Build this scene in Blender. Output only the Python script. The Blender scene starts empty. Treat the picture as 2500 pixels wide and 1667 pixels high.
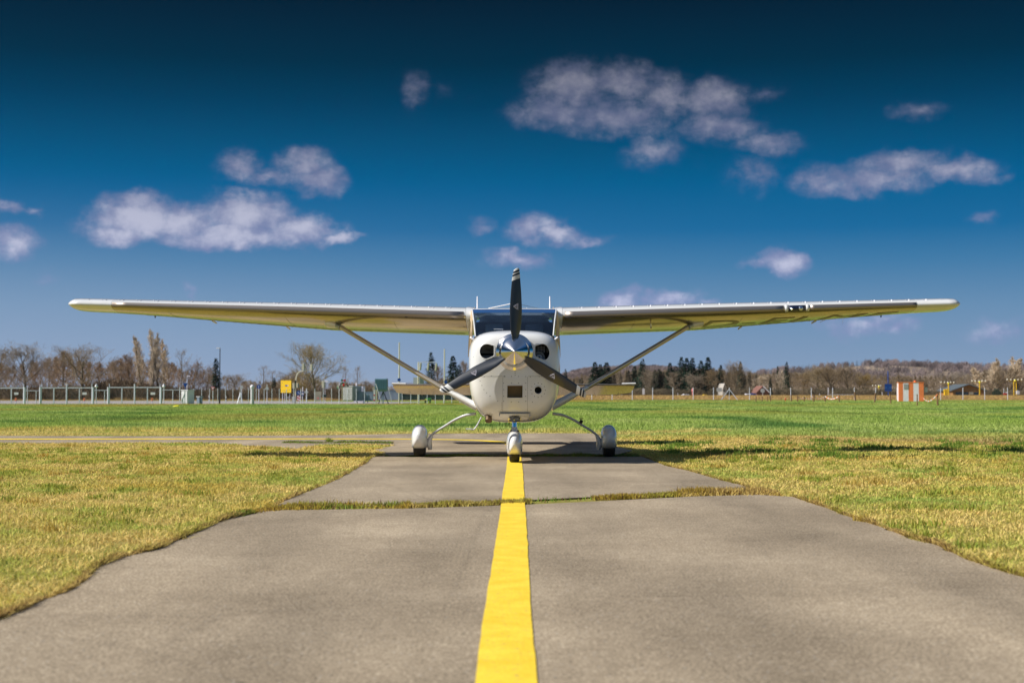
import bpy, bmesh, math, random
import numpy as np
from mathutils import Vector, Matrix
from mathutils.bvhtree import BVHTree
R = math.radians
PI = math.pi
C = bpy.context.scene.collection
SC = bpy.context.scene
# ---------------------------------------------------------------- camera
F, HOR, CAMH = 3450.0, 962.0, 0.818
PITCH = math.atan((HOR - 833.5) / F)
cam_d = bpy.data.cameras.new('camera'); cam = bpy.data.objects.new('camera', cam_d); C.objects.link(cam)
cam.location = (0, 0, CAMH); cam.rotation_euler = (R(90) + PITCH, 0, 0)
cam_d.lens = F / 2500 * 36; cam_d.sensor_width = 36; cam_d.clip_end = 20000; cam_d.clip_start = 0.05
cam_d.dof.use_dof = True; cam_d.dof.focus_distance = 16.8; cam_d.dof.aperture_fstop = 3.6
SC.camera = cam
def ray(px, py):
    v = Vector(((px - 1250) / F, 1.0, (833.5 - py) / F))
    return Matrix.Rotation(PITCH, 3, 'X') @ v
def G(px, py, z=0.0):
    d = ray(px, py); t = (z - CAMH) / d.z
    return Vector((d.x * t, d.y * t, z))
def W(px, py, D):
    d = ray(px, py); t = D / d.y
    return Vector((d.x * t, D, CAMH + d.z * t))
# ---------------------------------------------------------------- world and sun
SUN_EL, SUN_DIR = 40.0, Vector((1.1, 0.24, -1.0)).normalized()   # direction the light travels
SUN_EL = math.degrees(math.asin(-SUN_DIR.z))
to_sun = -SUN_DIR
az_sun = math.atan2(to_sun.x, to_sun.y)
SC.view_settings.view_transform = 'Standard'; SC.view_settings.look = 'None'
SC.view_settings.exposure = 0.25; SC.view_settings.gamma = 1
SC.cycles.max_bounces = 8; SC.cycles.transparent_max_bounces = 12
def srgb(r, g, b):
    def f(c):
        c /= 255
        return c / 12.92 if c <= 0.04045 else ((c + 0.055) / 1.055) ** 2.4
    return (f(r), f(g), f(b), 1)
world = bpy.data.worlds.new('World'); SC.world = world; world.use_nodes = True
def build_world():
    nt = world.node_tree; N = nt.nodes; L = nt.links; N.clear()
    EXP = 2 ** SC.view_settings.exposure
    def math_(op, a, b=None, c=None, clamp=False):
        n = N.new('ShaderNodeMath'); n.operation = op; n.use_clamp = clamp
        for i, v in enumerate((a, b, c)):
            if v is None: continue
            if isinstance(v, (int, float)): n.inputs[i].default_value = v
            else: L.new(v, n.inputs[i])
        return n.outputs[0]
    def vm(op, a, b=None):
        n = N.new('ShaderNodeVectorMath'); n.operation = op
        for i, v in enumerate((a, b)):
            if v is None: continue
            if isinstance(v, tuple): n.inputs[i].default_value = v
            else: L.new(v, n.inputs[i])
        return n.outputs['Value'] if op == 'LENGTH' else n.outputs[0]
    def mixc(f, a, b):
        n = N.new('ShaderNodeMix'); n.data_type = 'RGBA'
        if isinstance(f, float): n.inputs[0].default_value = f
        else: L.new(f, n.inputs[0])
        for i, v in ((6, a), (7, b)):
            if isinstance(v, tuple): n.inputs[i].default_value = v
            else: L.new(v, n.inputs[i])
        return n.outputs[2]
    def mr(v, a, b, c=0.0, d=1.0, smooth=True):
        n = N.new('ShaderNodeMapRange'); n.interpolation_type = 'SMOOTHSTEP' if smooth else 'LINEAR'
        L.new(v, n.inputs[0])
        for i, x in enumerate((a, b, c, d)): n.inputs[i + 1].default_value = x
        return n.outputs[0]
    tc = N.new('ShaderNodeTexCoord')
    sp = N.new('ShaderNodeSeparateXYZ'); L.new(vm('NORMALIZE', tc.outputs['Generated']), sp.inputs[0])
    az = math_('ARCTAN2', sp.outputs[0], sp.outputs[1]); el = math_('ARCSINE', sp.outputs[2])
    # clear-air colour by elevation (deep polarised blue band above the hazy horizon)
    eld = math_('MULTIPLY', el, 180 / PI / 30, clamp=True)
    cr = N.new('ShaderNodeValToRGB'); L.new(eld, cr.inputs[0])
    e = cr.color_ramp; e.interpolation = 'B_SPLINE' if False else 'LINEAR'
    stops = [(0.0, (140, 161, 189)), (1.0, (131, 156, 188)), (3.4, (104, 143, 180)), (5.2, (66, 124, 169)), (6.6, (24, 106, 158)),
             (8.4, (0, 95, 146)), (10.0, (1, 80, 123)), (11.6, (0, 62, 97)), (13.2, (0, 47, 73)), (15.6, (2, 32, 53)), (20, (4, 40, 70)), (30, (16, 74, 132))]
    while len(e.elements) < len(stops): e.elements.new(0.5)
    for el_, (d, c) in zip(e.elements, stops):
        el_.position = d / 30; k = srgb(*c); el_.color = (k[0] / EXP, k[1] / EXP, k[2] / EXP, 1)
    # brighter and milkier toward the sun's side (left of the picture)
    side = mr(az, R(-22), R(14), 1.0, 0.0)
    low = mr(el, R(1), R(9), 1.0, 0.0)
    f = math_('MULTIPLY', math_('MULTIPLY', side, low), 0.30)
    base = mixc(f, cr.outputs[0], tuple(c / EXP for c in srgb(170, 184, 210)[:3]) + (1,))
    sky = N.new('ShaderNodeTexSky'); sky.sky_type = 'NISHITA'; sky.sun_disc = False
    sky.sun_elevation = R(SUN_EL); sky.sun_rotation = az_sun; sky.air_density = 1.0; sky.dust_density = 0.6; sky.ozone_density = 2.0
    nis = vm('SCALE', sky.outputs[0]); nis.node.inputs['Scale'].default_value = 0.085
    base = mixc(mr(el, R(22), R(45)), base, nis)
    # clouds : list of px, py, rx, ry, strength
    cl = [(345,530,105,48,1),(290,565,70,28,.9),(440,540,110,42,.95),(600,530,110,52,1),(560,578,170,28,1),(720,565,105,38,.9),(820,580,60,18,.75),(210,555,45,28,.4),
          (590,412,60,36,.62),(660,432,95,26,.55),(745,400,62,36,.75),(775,440,62,38,.85),
          (30,598,66,38,.7),(15,508,45,18,.5),(82,518,30,15,.5),(1012,215,36,46,.42),(1085,228,45,26,.24),(465,708,18,22,.36),(112,680,24,26,.3),
          (1176,553,32,30,.42),(1300,560,72,32,.75),(1360,578,75,24,.7),(1430,585,60,16,.55),(1262,634,88,26,.62),
          (1400,215,105,62,.75),(1360,275,110,44,.7),(1520,198,95,42,.75),(1500,285,145,42,.72),(1620,235,70,55,.65),(1740,248,88,48,.75),(1760,312,95,38,.7),(1870,232,60,22,.35),
          (1600,360,72,45,.5),(1880,350,85,30,.55),(1845,425,70,48,.38),(1550,378,60,30,.28),
          (2230,265,72,22,.42),(2010,440,78,38,.6),(2130,440,135,34,.68),(2200,400,100,34,.72),(2330,412,100,28,.68),(2410,428,50,20,.5),
          (1915,637,52,34,1),(1866,645,55,20,.55),(2392,537,36,20,.35),(1515,732,58,30,.85),(1635,735,68,26,.75),(1720,742,50,12,.4),
          (2110,788,120,38,.52),(2190,800,50,30,.5),(2430,806,75,30,.45),(1480,842,110,26,.22)]
    uv = N.new('ShaderNodeCombineXYZ'); L.new(az, uv.inputs[0]); L.new(el, uv.inputs[1])
    def fbm(scale, detail, off, rough=0.55):
        n = N.new('ShaderNodeTexNoise'); n.noise_dimensions = '3D'
        L.new(vm('ADD', vm('MULTIPLY', uv.outputs[0], (1, 1.25, 1)), off), n.inputs['Vector'])
        n.inputs['Scale'].default_value = scale; n.inputs['Detail'].default_value = detail; n.inputs['Roughness'].default_value = rough
        return n
    w1 = fbm(38, 4, (0, 0, 0))
    warp = vm('SCALE', vm('SUBTRACT', w1.outputs['Color'], (.5, .5, .5))); warp.node.inputs['Scale'].default_value = 0.022
    p = vm('ADD', uv.outputs[0], warp)
    def field(p):
        acc = None
        for (px, py, rx, ry, s) in cl:
            d = ray(px, py).normalized(); ca, ce = math.atan2(d.x, d.y), math.asin(d.z)
            q = vm('LENGTH', vm('MULTIPLY', vm('SUBTRACT', p, (ca, ce, 0)), (F / rx / 1.55, F / ry / 1.6, 0)))
            v = math_('MULTIPLY', math_('SUBTRACT', 1.0, q, clamp=True), s)
            acc = v if acc is None else math_('SMOOTH_MAX', acc, v, 0.05)
        return acc
    fld = field(p)
    n2 = fbm(95, 8, (3.1, 1.7, 0), 0.62)
    n3 = fbm(30, 6, (7.1, 4.4, 2), 0.55)
    dens = math_('ADD', fld, math_('MULTIPLY', math_('SUBTRACT', n2.outputs[0], 0.5), 0.8))
    gate = mr(fld, 0.04, 0.30)
    dens = math_('MULTIPLY', mr(dens, 0.0, 0.66), gate)
    # light: brighter cores, lavender-grey thin parts, dimmer high up as the sky itself
    body = math_('ADD', math_('MULTIPLY', fld, 0.9), math_('MULTIPLY', math_('SUBTRACT', n3.outputs[0], 0.5), 1.7))
    ra = fbm(70, 7, (1.3, 2.2, 5), .58); rb = fbm(70, 7, (1.3 + .0045, 2.2 - .006, 5), .58)
    relief = math_('MULTIPLY', math_('SUBTRACT', ra.outputs[0], rb.outputs[0]), 0.8)
    lit = mr(math_('ADD', body, relief), 0.12, 1.0)
    dark = tuple(c / EXP for c in srgb(136, 148, 190)[:3]) + (1,)
    brt = tuple(c / EXP for c in srgb(210, 212, 236)[:3]) + (1,)
    cc = mixc(lit, dark, brt)
    vfac = mr(el, R(4.0), R(14.5), 1.0, 0.26, smooth=False)
    cc2 = vm('SCALE', cc); L.new(vfac, cc2.node.inputs['Scale'])
    out = mixc(math_('MULTIPLY', dens, 0.9), base, cc2)
    # ground-side of the world (never seen past the terrain)
    out = mixc(mr(el, R(-3), R(-0.3)), (0.10, 0.10, 0.06, 1), out)
    bg = N.new('ShaderNodeBackground'); L.new(out, bg.inputs[0]); bg.inputs[1].default_value = 1.0
    o = N.new('ShaderNodeOutputWorld'); L.new(bg.outputs[0], o.inputs[0])
build_world()
sd = bpy.data.lights.new('sun', 'SUN'); sd.energy = 4.7; sd.angle = R(0.5); sd.color = (1, 0.955, 0.88)
sun = bpy.data.objects.new('sun', sd); C.objects.link(sun); sun.location = (-20, -10, 30)
sun.rotation_euler = SUN_DIR.to_track_quat('-Z', 'Y').to_euler()

# ---------------------------------------------------------------- materials
def mat(name, col, rough=0.6, metal=0.0, coat=0.0, var=0.0, vscale=8.0, bump=0.0, bscale=60.0, spec=0.5, col2=None, coord='Object', emit=None):
    m = bpy.data.materials.new(name); m.use_nodes = True; nt = m.node_tree; N = nt.nodes; L = nt.links
    b = N['Principled BSDF']
    b.inputs['Base Color'].default_value = (*col, 1); b.inputs['Roughness'].default_value = rough
    b.inputs['Metallic'].default_value = metal; b.inputs['Coat Weight'].default_value = coat; b.inputs['Coat Roughness'].default_value = 0.03
    b.inputs['Specular IOR Level'].default_value = spec
    tc = N.new('ShaderNodeTexCoord')
    if var or col2:
        n = N.new('ShaderNodeTexNoise'); n.inputs['Scale'].default_value = vscale; n.inputs['Detail'].default_value = 6; n.inputs['Roughness'].default_value = 0.6
        L.new(tc.outputs[coord], n.inputs['Vector'])
        mx = N.new('ShaderNodeMix'); mx.data_type = 'RGBA'
        mp = N.new('ShaderNodeMapRange'); mp.inputs[1].default_value = .35; mp.inputs[2].default_value = .65
        L.new(n.outputs[0], mp.inputs[0]); L.new(mp.outputs[0], mx.inputs[0])
        a = tuple(c * (1 - var) for c in col); c2 = col2 or tuple(min(1, c * (1 + var)) for c in col)
        if col2: a = col
        mx.inputs[6].default_value = (*a, 1); mx.inputs[7].default_value = (*c2, 1)
        L.new(mx.outputs[2], b.inputs['Base Color'])
    if bump:
        n2 = N.new('ShaderNodeTexNoise'); n2.inputs['Scale'].default_value = bscale; n2.inputs['Detail'].default_value = 4
        L.new(tc.outputs[coord], n2.inputs['Vector'])
        bp = N.new('ShaderNodeBump'); bp.inputs['Strength'].default_value = bump; bp.inputs['Distance'].default_value = 0.01
        L.new(n2.outputs[0], bp.inputs['Height']); L.new(bp.outputs[0], b.inputs['Normal'])
    return m
def leafmat(name, col, trans=0.35, attr=None, var=0.25, vscale=3.0, rnd=0.0):
    m = bpy.data.materials.new(name); m.use_nodes = True; nt = m.node_tree; N = nt.nodes; L = nt.links; N.clear()
    o = N.new('ShaderNodeOutputMaterial'); d = N.new('ShaderNodeBsdfDiffuse'); t = N.new('ShaderNodeBsdfTranslucent'); mx = N.new('ShaderNodeMixShader')
    mx.inputs[0].default_value = trans
    L.new(d.outputs[0], mx.inputs[1]); L.new(t.outputs[0], mx.inputs[2]); L.new(mx.outputs[0], o.inputs[0])
    if attr:
        a = N.new('ShaderNodeAttribute'); a.attribute_name = attr; src = a.outputs['Color']
    else:
        tc = N.new('ShaderNodeTexCoord'); n = N.new('ShaderNodeTexNoise'); n.inputs['Scale'].default_value = vscale; n.inputs['Detail'].default_value = 5
        L.new(tc.outputs['Object'], n.inputs['Vector'])
        mp = N.new('ShaderNodeMapRange'); mp.inputs[1].default_value = .35; mp.inputs[2].default_value = .65; mp.inputs[3].default_value = 1 - var; mp.inputs[4].default_value = 1 + var
        L.new(n.outputs[0], mp.inputs[0])
        hv = N.new('ShaderNodeHueSaturation'); hv.inputs['Color'].default_value = (*col, 1); L.new(mp.outputs[0], hv.inputs['Value'])
        if rnd:
            oi = N.new('ShaderNodeObjectInfo'); m2 = N.new('ShaderNodeMapRange'); L.new(oi.outputs['Random'], m2.inputs[0]); m2.inputs[3].default_value = 1 - rnd; m2.inputs[4].default_value = 1 + rnd
            L.new(m2.outputs[0], hv.inputs['Saturation'])
        src = hv.outputs[0]
    L.new(src, d.inputs[0]); L.new(src, t.inputs[0])
    return m
M = {}
M['white'] = mat('white paint', (0.80, 0.80, 0.79), 0.28, coat=1.0, var=0.035, vscale=5)
M['white_sheet'] = mat('white lacquer on metal sheet', (0.74, 0.74, 0.72), 0.25, coat=1.0, spec=0.8, var=0.015, vscale=4)
M['lower_skin_reflection'] = mat('lower skin with ground reflection in colour', (0.56, 0.47, 0.26), 0.17, metal=0.8, coat=0.15, var=0.03, vscale=2)  # gold of the reflected ground put into the underside's base colour
M['tail_skin_shade'] = mat('tail skin with painted shade', (0.40, 0.30, 0.17), 0.2, metal=0.7)  # brown base paints in the tailplane's shade and ground bounce
M['chrome'] = mat('polished metal', (0.80, 0.79, 0.77), 0.05, metal=1)
M['spin'] = mat('mirror spinner metal', (0.78, 0.76, 0.74), 0.13, metal=1)
M['strut'] = mat('polished strut', (0.66, 0.60, 0.52), 0.34, metal=.6)
M['brushed'] = mat('brushed metal strip', (0.36, 0.31, 0.27), 0.42, metal=.8)
M['steel'] = mat('galvanised steel', (0.50, 0.55, 0.58), 0.5, metal=0.3)
M['gearpaint'] = mat('grey white gear paint', (0.62, 0.64, 0.66), 0.3, coat=.6)
M['black'] = mat('black plastic', (0.012, 0.012, 0.014), 0.5)
M['dark'] = mat('dark interior', (0.01, 0.01, 0.011), 0.7)
M['tire'] = mat('tyre rubber', (0.022, 0.021, 0.02), 0.75, bump=.3)
M['engine'] = mat('engine metal', (0.2, 0.2, 0.2), 0.4, metal=.6, var=.4, vscale=20)
M['grey'] = mat('grey primer', (0.34, 0.34, 0.33), 0.5)
M['tan'] = mat('tan trim', (0.80, 0.62, 0.42), 0.6)
M['darkblue'] = mat('dark blue tint', (0.006, 0.06, 0.20), 0.12, coat=1)
M['letter'] = mat('dark registration letters', (0.20, 0.17, 0.08), 0.4, spec=.3)
M['screw'] = mat('screw head', (0.05, 0.05, 0.05), 0.4, metal=.7)
M['exhaust'] = mat('heat stained exhaust', (0.16, 0.11, 0.07), 0.45, metal=.8, var=.3, vscale=14)
M['light'] = mat('lamp reflector', (0.75, 0.75, 0.75), 0.08, metal=1)
M['galv'] = mat('pale galvanised fence metal', (0.74, 0.76, 0.85), 0.45, metal=.1)
M['wire'] = mat('fence wire', (0.20, 0.22, 0.22), 0.5)
M['signback'] = mat('sign back grey', (0.50, 0.52, 0.52), 0.5)
M['offwhite'] = mat('weathered white', (0.84, 0.82, 0.86), 0.5, var=.06, vscale=4)
M['orange'] = mat('orange stripe paint', (0.88, 0.24, 0.08), 0.5, var=.08, vscale=3)
M['yellow'] = mat('sign yellow', (0.95, 0.60, 0.02), 0.4)
M['yellowbright'] = mat('bright yellow plastic', (0.85, 0.75, 0.01), 0.4)
M['blue'] = mat('sign blue', (0.01, 0.07, 0.32), 0.35)
M['red'] = mat('sign red', (0.65, 0.03, 0.02), 0.4)
M['pink'] = mat('faded red', (0.75, 0.2, 0.2), 0.5)
M['green'] = mat('signal green', (0.01, 0.16, 0.09), 0.4)
M['cream'] = mat('cream paint', (0.66, 0.63, 0.46), 0.5, var=.08, vscale=3)
M['wood'] = mat('weathered post wood', (0.22, 0.12, 0.06), 0.8, var=.3, vscale=12)
M['wallwood'] = mat('orange brown boards', (0.33, 0.17, 0.06), 0.8, var=.2, vscale=2)
M['roof'] = mat('dark grey roof', (0.10, 0.12, 0.13), 0.6, var=.15, vscale=2)
M['redroof'] = mat('red tile roof', (0.22, 0.10, 0.075), 0.8, var=.2, vscale=3)
M['plaster'] = mat('pale plaster', (0.45, 0.42, 0.38), 0.8)
M['bluegrey'] = mat('blue grey container paint', (0.26, 0.32, 0.42), 0.5, var=.12, vscale=2)
M['teal'] = mat('blue green sheet metal', (0.17, 0.28, 0.36), 0.45, var=.12, vscale=2)
M['darkteal'] = mat('dark green tarpaulin', (0.012, 0.035, 0.035), 0.7, var=.3, vscale=2)
M['beige'] = mat('beige board', (0.40, 0.36, 0.28), 0.7, var=.1, vscale=3)
M['trunk'] = mat('bark', (0.17, 0.14, 0.10), 0.9, var=.25, vscale=4)
M['glasspane'] = mat('building glass', (0.02, 0.03, 0.04), 0.1, coat=.5)
M['lampwhite'] = mat('lamp glass white', (0.85, 0.83, 0.7), 0.3)
M['lampyellow'] = mat('mast yellow paint', (0.72, 0.45, 0.02), 0.5)
def glassmat():
    m = bpy.data.materials.new('blue tinted glass'); m.use_nodes = True; N = m.node_tree.nodes; L = m.node_tree.links; N.clear()
    o = N.new('ShaderNodeOutputMaterial'); t = N.new('ShaderNodeBsdfTransparent'); t.inputs[0].default_value = (0.42, 0.58, 0.80, 1)
    g = N.new('ShaderNodeBsdfGlossy'); g.inputs['Roughness'].default_value = 0.01; g.inputs[0].default_value = (1, 1, 1, 1)
    fr = N.new('ShaderNodeFresnel'); fr.inputs[0].default_value = 1.75
    mx = N.new('ShaderNodeMixShader'); L.new(fr.outputs[0], mx.inputs[0]); L.new(t.outputs[0], mx.inputs[1]); L.new(g.outputs[0], mx.inputs[2]); L.new(mx.outputs[0], o.inputs[0])
    return m
M['glass'] = glassmat()
def blademat():
    m = mat('black blade with white tip bands', (0.016, 0.02, 0.028), 0.32, spec=.6, coat=.35); N = m.node_tree.nodes; L = m.node_tree.links
    b = N['Principled BSDF']; tc = N.new('ShaderNodeTexCoord'); sp = N.new('ShaderNodeSeparateXYZ'); L.new(tc.outputs['Object'], sp.inputs[0])
    # slanted radial coordinate: z - 0.35 x
    ml = N.new('ShaderNodeMath'); ml.operation = 'MULTIPLY_ADD'; L.new(sp.outputs[0], ml.inputs[0]); ml.inputs[1].default_value = -0.42; L.new(sp.outputs[2], ml.inputs[2])
    cr = N.new('ShaderNodeValToRGB'); L.new(ml.outputs[0], cr.inputs[0]); e = cr.color_ramp; e.interpolation = 'CONSTANT'
    wh = (.66, .66, .64, 1); bk = (.016, .02, .028, 1)
    st = [(0, bk), (.847, wh), (.893, bk), (.917, wh), (.929, bk), (.952, wh)]
    while len(e.elements) < len(st): e.elements.new(.5)
    for q, (p, c) in zip(e.elements, st): q.position = p; q.color = c
    L.new(cr.outputs[0], b.inputs['Base Color'])
    return m
M['blade'] = blademat()
def pavemat():
    m = bpy.data.materials.new('old brown grey asphalt'); m.use_nodes = True; N = m.node_tree.nodes; L = m.node_tree.links; b = N['Principled BSDF']
    tc = N.new('ShaderNodeTexCoord'); b.inputs['Roughness'].default_value = 0.9; b.inputs['Specular IOR Level'].default_value = 0.25
    def noise(s, d, r=.6):
        n = N.new('ShaderNodeTexNoise'); n.inputs['Scale'].default_value = s; n.inputs['Detail'].default_value = d; n.inputs['Roughness'].default_value = r
        L.new(tc.outputs['Object'], n.inputs['Vector']); return n
    big = noise(.8, 5); fine = noise(75, 3, .8); mid = noise(15, 4, .7)
    cr = N.new('ShaderNodeValToRGB'); e = cr.color_ramp
    ad = N.new('ShaderNodeMath'); ad.operation = 'MULTIPLY_ADD'; L.new(big.outputs[0], ad.inputs[0]); ad.inputs[1].default_value = .42
    m2 = N.new('ShaderNodeMath'); m2.operation = 'MULTIPLY_ADD'; L.new(fine.outputs[0], m2.inputs[0]); m2.inputs[1].default_value = 1.55
    m3 = N.new('ShaderNodeMath'); m3.operation = 'MULTIPLY_ADD'; L.new(mid.outputs[0], m3.inputs[0]); m3.inputs[1].default_value = .34; m3.inputs[2].default_value = -.39
    L.new(m3.outputs[0], m2.inputs[2]); L.new(m2.outputs[0], ad.inputs[2]); L.new(ad.outputs[0], cr.inputs[0])
    e.elements[0].position = .45; e.elements[0].color = (.11, .088, .06, 1); e.elements[1].position = 1.12 if False else 1.0; e.elements[1].color = (.56, .46, .33, 1)
    q = e.elements.new(.765); q.color = (.315, .247, .165, 1)
    mp_ = N.new('ShaderNodeMapping'); mp_.inputs['Scale'].default_value = (1.1, .22, 1); L.new(tc.outputs['Object'], mp_.inputs[0]); st_ = N.new('ShaderNodeTexNoise'); st_.inputs['Scale'].default_value = 1.3; st_.inputs['Detail'].default_value = 5; L.new(mp_.outputs[0], st_.inputs['Vector'])
    sm_ = N.new('ShaderNodeMapRange'); L.new(st_.outputs[0], sm_.inputs[0]); sm_.inputs[1].default_value = .32; sm_.inputs[2].default_value = .68; sm_.inputs[3].default_value = .78; sm_.inputs[4].default_value = 1.18
    hv_ = N.new('ShaderNodeHueSaturation'); L.new(cr.outputs[0], hv_.inputs['Color']); L.new(sm_.outputs[0], hv_.inputs['Value'])
    # fine dark cracks and seams
    vc = N.new('ShaderNodeTexVoronoi'); vc.feature = 'DISTANCE_TO_EDGE'; vc.inputs['Scale'].default_value = .33; wn = N.new('ShaderNodeMix'); wn.data_type = 'VECTOR'; wn.inputs[0].default_value = .10; L.new(tc.outputs['Object'], wn.inputs[4]); L.new(mid.outputs['Color'], wn.inputs[5]); L.new(wn.outputs[1], vc.inputs['Vector'])
    ck = N.new('ShaderNodeMapRange'); L.new(vc.outputs['Distance'], ck.inputs[0]); ck.inputs[1].default_value = 0; ck.inputs[2].default_value = .006; ck.inputs[3].default_value = .86; ck.inputs[4].default_value = 1
    hc_ = N.new('ShaderNodeHueSaturation'); L.new(hv_.outputs[0], hc_.inputs['Color']); L.new(ck.outputs[0], hc_.inputs['Value'])
    # pale stones
    v = N.new('ShaderNodeTexVoronoi'); v.inputs['Scale'].default_value = 38; L.new(tc.outputs['Object'], v.inputs['Vector'])
    lt = N.new('ShaderNodeMath'); lt.operation = 'LESS_THAN'; L.new(v.outputs['Distance'], lt.inputs[0]); lt.inputs[1].default_value = .13
    sp = N.new('ShaderNodeSeparateColor'); L.new(v.outputs['Color'], sp.inputs[0])
    g2 = N.new('ShaderNodeMath'); g2.operation = 'GREATER_THAN'; L.new(sp.outputs[0], g2.inputs[0]); g2.inputs[1].default_value = .66
    mm = N.new('ShaderNodeMath'); mm.operation = 'MULTIPLY'; L.new(lt.outputs[0], mm.inputs[0]); L.new(g2.outputs[0], mm.inputs[1])
    mx = N.new('ShaderNodeMix'); mx.data_type = 'RGBA'; L.new(mm.outputs[0], mx.inputs[0]); L.new(hc_.outputs[0], mx.inputs[6]); mx.inputs[7].default_value = (.5, .48, .44, 1)
    L.new(mx.outputs[2], b.inputs['Base Color'])
    bp = N.new('ShaderNodeBump'); bp.inputs['Strength'].default_value = .35; bp.inputs['Distance'].default_value = .006; L.new(fine.outputs[0], bp.inputs['Height']); L.new(bp.outputs[0], b.inputs['Normal'])
    return m
M['pave'] = pavemat()
M['line'] = mat('yellow road paint', (0.86, 0.57, 0.02), 0.7, col2=(0.95, 0.70, 0.05), vscale=7, bump=.3, bscale=70)
def wear(m):
    N = m.node_tree.nodes; L = m.node_tree.links; b = N['Principled BSDF']; src = b.inputs['Base Color'].links[0].from_socket; tc = N.new('ShaderNodeTexCoord')
    n = N.new('ShaderNodeTexNoise'); n.inputs['Scale'].default_value = 45; n.inputs['Detail'].default_value = 6; n.inputs['Roughness'].default_value = .7; L.new(tc.outputs['Object'], n.inputs['Vector'])
    r = N.new('ShaderNodeMapRange'); L.new(n.outputs[0], r.inputs[0]); r.inputs[1].default_value = .57; r.inputs[2].default_value = .68; r.inputs[4].default_value = .75
    x = N.new('ShaderNodeMix'); x.data_type = 'RGBA'; L.new(r.outputs[0], x.inputs[0]); L.new(src, x.inputs[6]); x.inputs[7].default_value = (.42, .32, .12, 1); L.new(x.outputs[2], b.inputs['Base Color'])
wear(M['line'])
M['road'] = mat('pale road', (0.36, 0.32, 0.30), 0.9, var=.08, vscale=.3)
def groundmat():
    m = bpy.data.materials.new('field soil and turf'); m.use_nodes = True; N = m.node_tree.nodes; L = m.node_tree.links; b = N['Principled BSDF']
    b.inputs['Roughness'].default_value = 1; b.inputs['Specular IOR Level'].default_value = 0
    tc = N.new('ShaderNodeTexCoord'); sp = N.new('ShaderNodeSeparateXYZ'); L.new(tc.outputs['Object'], sp.inputs[0])
    n = N.new('ShaderNodeTexNoise'); n.inputs['Scale'].default_value = .9; n.inputs['Detail'].default_value = 8; n.inputs['Roughness'].default_value = .65; L.new(tc.outputs['Object'], n.inputs['Vector'])
    mp = N.new('ShaderNodeMapRange'); mp.inputs[1].default_value = .38; mp.inputs[2].default_value = .62; L.new(n.outputs[0], mp.inputs[0])
    near = N.new('ShaderNodeMix'); near.data_type = 'RGBA'; near.inputs[6].default_value = (.34, .27, .09, 1); near.inputs[7].default_value = (.22, .22, .05, 1)
    far = N.new('ShaderNodeMix'); far.data_type = 'RGBA'; far.inputs[6].default_value = (.16, .25, .05, 1); far.inputs[7].default_value = (.24, .30, .07, 1)
    L.new(mp.outputs[0], near.inputs[0]); L.new(mp.outputs[0], far.inputs[0])
    s = N.new('ShaderNodeMapRange'); s.interpolation_type = 'SMOOTHSTEP'; L.new(sp.outputs[1], s.inputs[0]); s.inputs[1].default_value = 26; s.inputs[2].default_value = 31
    a = N.new('ShaderNodeMix'); a.data_type = 'RGBA'; L.new(s.outputs[0], a.inputs[0]); L.new(near.outputs[2], a.inputs[6]); L.new(far.outputs[2], a.inputs[7])
    s2 = N.new('ShaderNodeMapRange'); s2.interpolation_type = 'SMOOTHSTEP'; L.new(sp.outputs[1], s2.inputs[0]); s2.inputs[1].default_value = 176; s2.inputs[2].default_value = 192
    c = N.new('ShaderNodeMix'); c.data_type = 'RGBA'; L.new(s2.outputs[0], c.inputs[0]); L.new(a.outputs[2], c.inputs[6]); c.inputs[7].default_value = (.30, .22, .10, 1)
    L.new(c.outputs[2], b.inputs['Base Color'])
    return m
M['ground'] = groundmat()
M['grass'] = leafmat('grass blades', (1, 1, 1), .35, attr='tint')
M['twig_brown'] = leafmat('brown bare twigs', (.31, .24, .155), .1, rnd=.25)
M['twig_grey'] = leafmat('grey bare twigs', (.34, .28, .21), .1, rnd=.2)
M['twig_red'] = leafmat('reddish bare twigs', (.35, .265, .195), .1, rnd=.2)
M['twig_gold'] = leafmat('golden bare twigs', (.36, .27, .13), .1, rnd=.2)
M['twig_pale'] = leafmat('pale bare twigs', (.72, .60, .45), .1, rnd=.2)
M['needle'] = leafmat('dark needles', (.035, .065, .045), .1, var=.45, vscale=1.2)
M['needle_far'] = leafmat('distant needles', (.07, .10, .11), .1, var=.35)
M['hill'] = mat('hill heath', (.27, .20, .14), 1.0, var=.2, vscale=.01)

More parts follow.
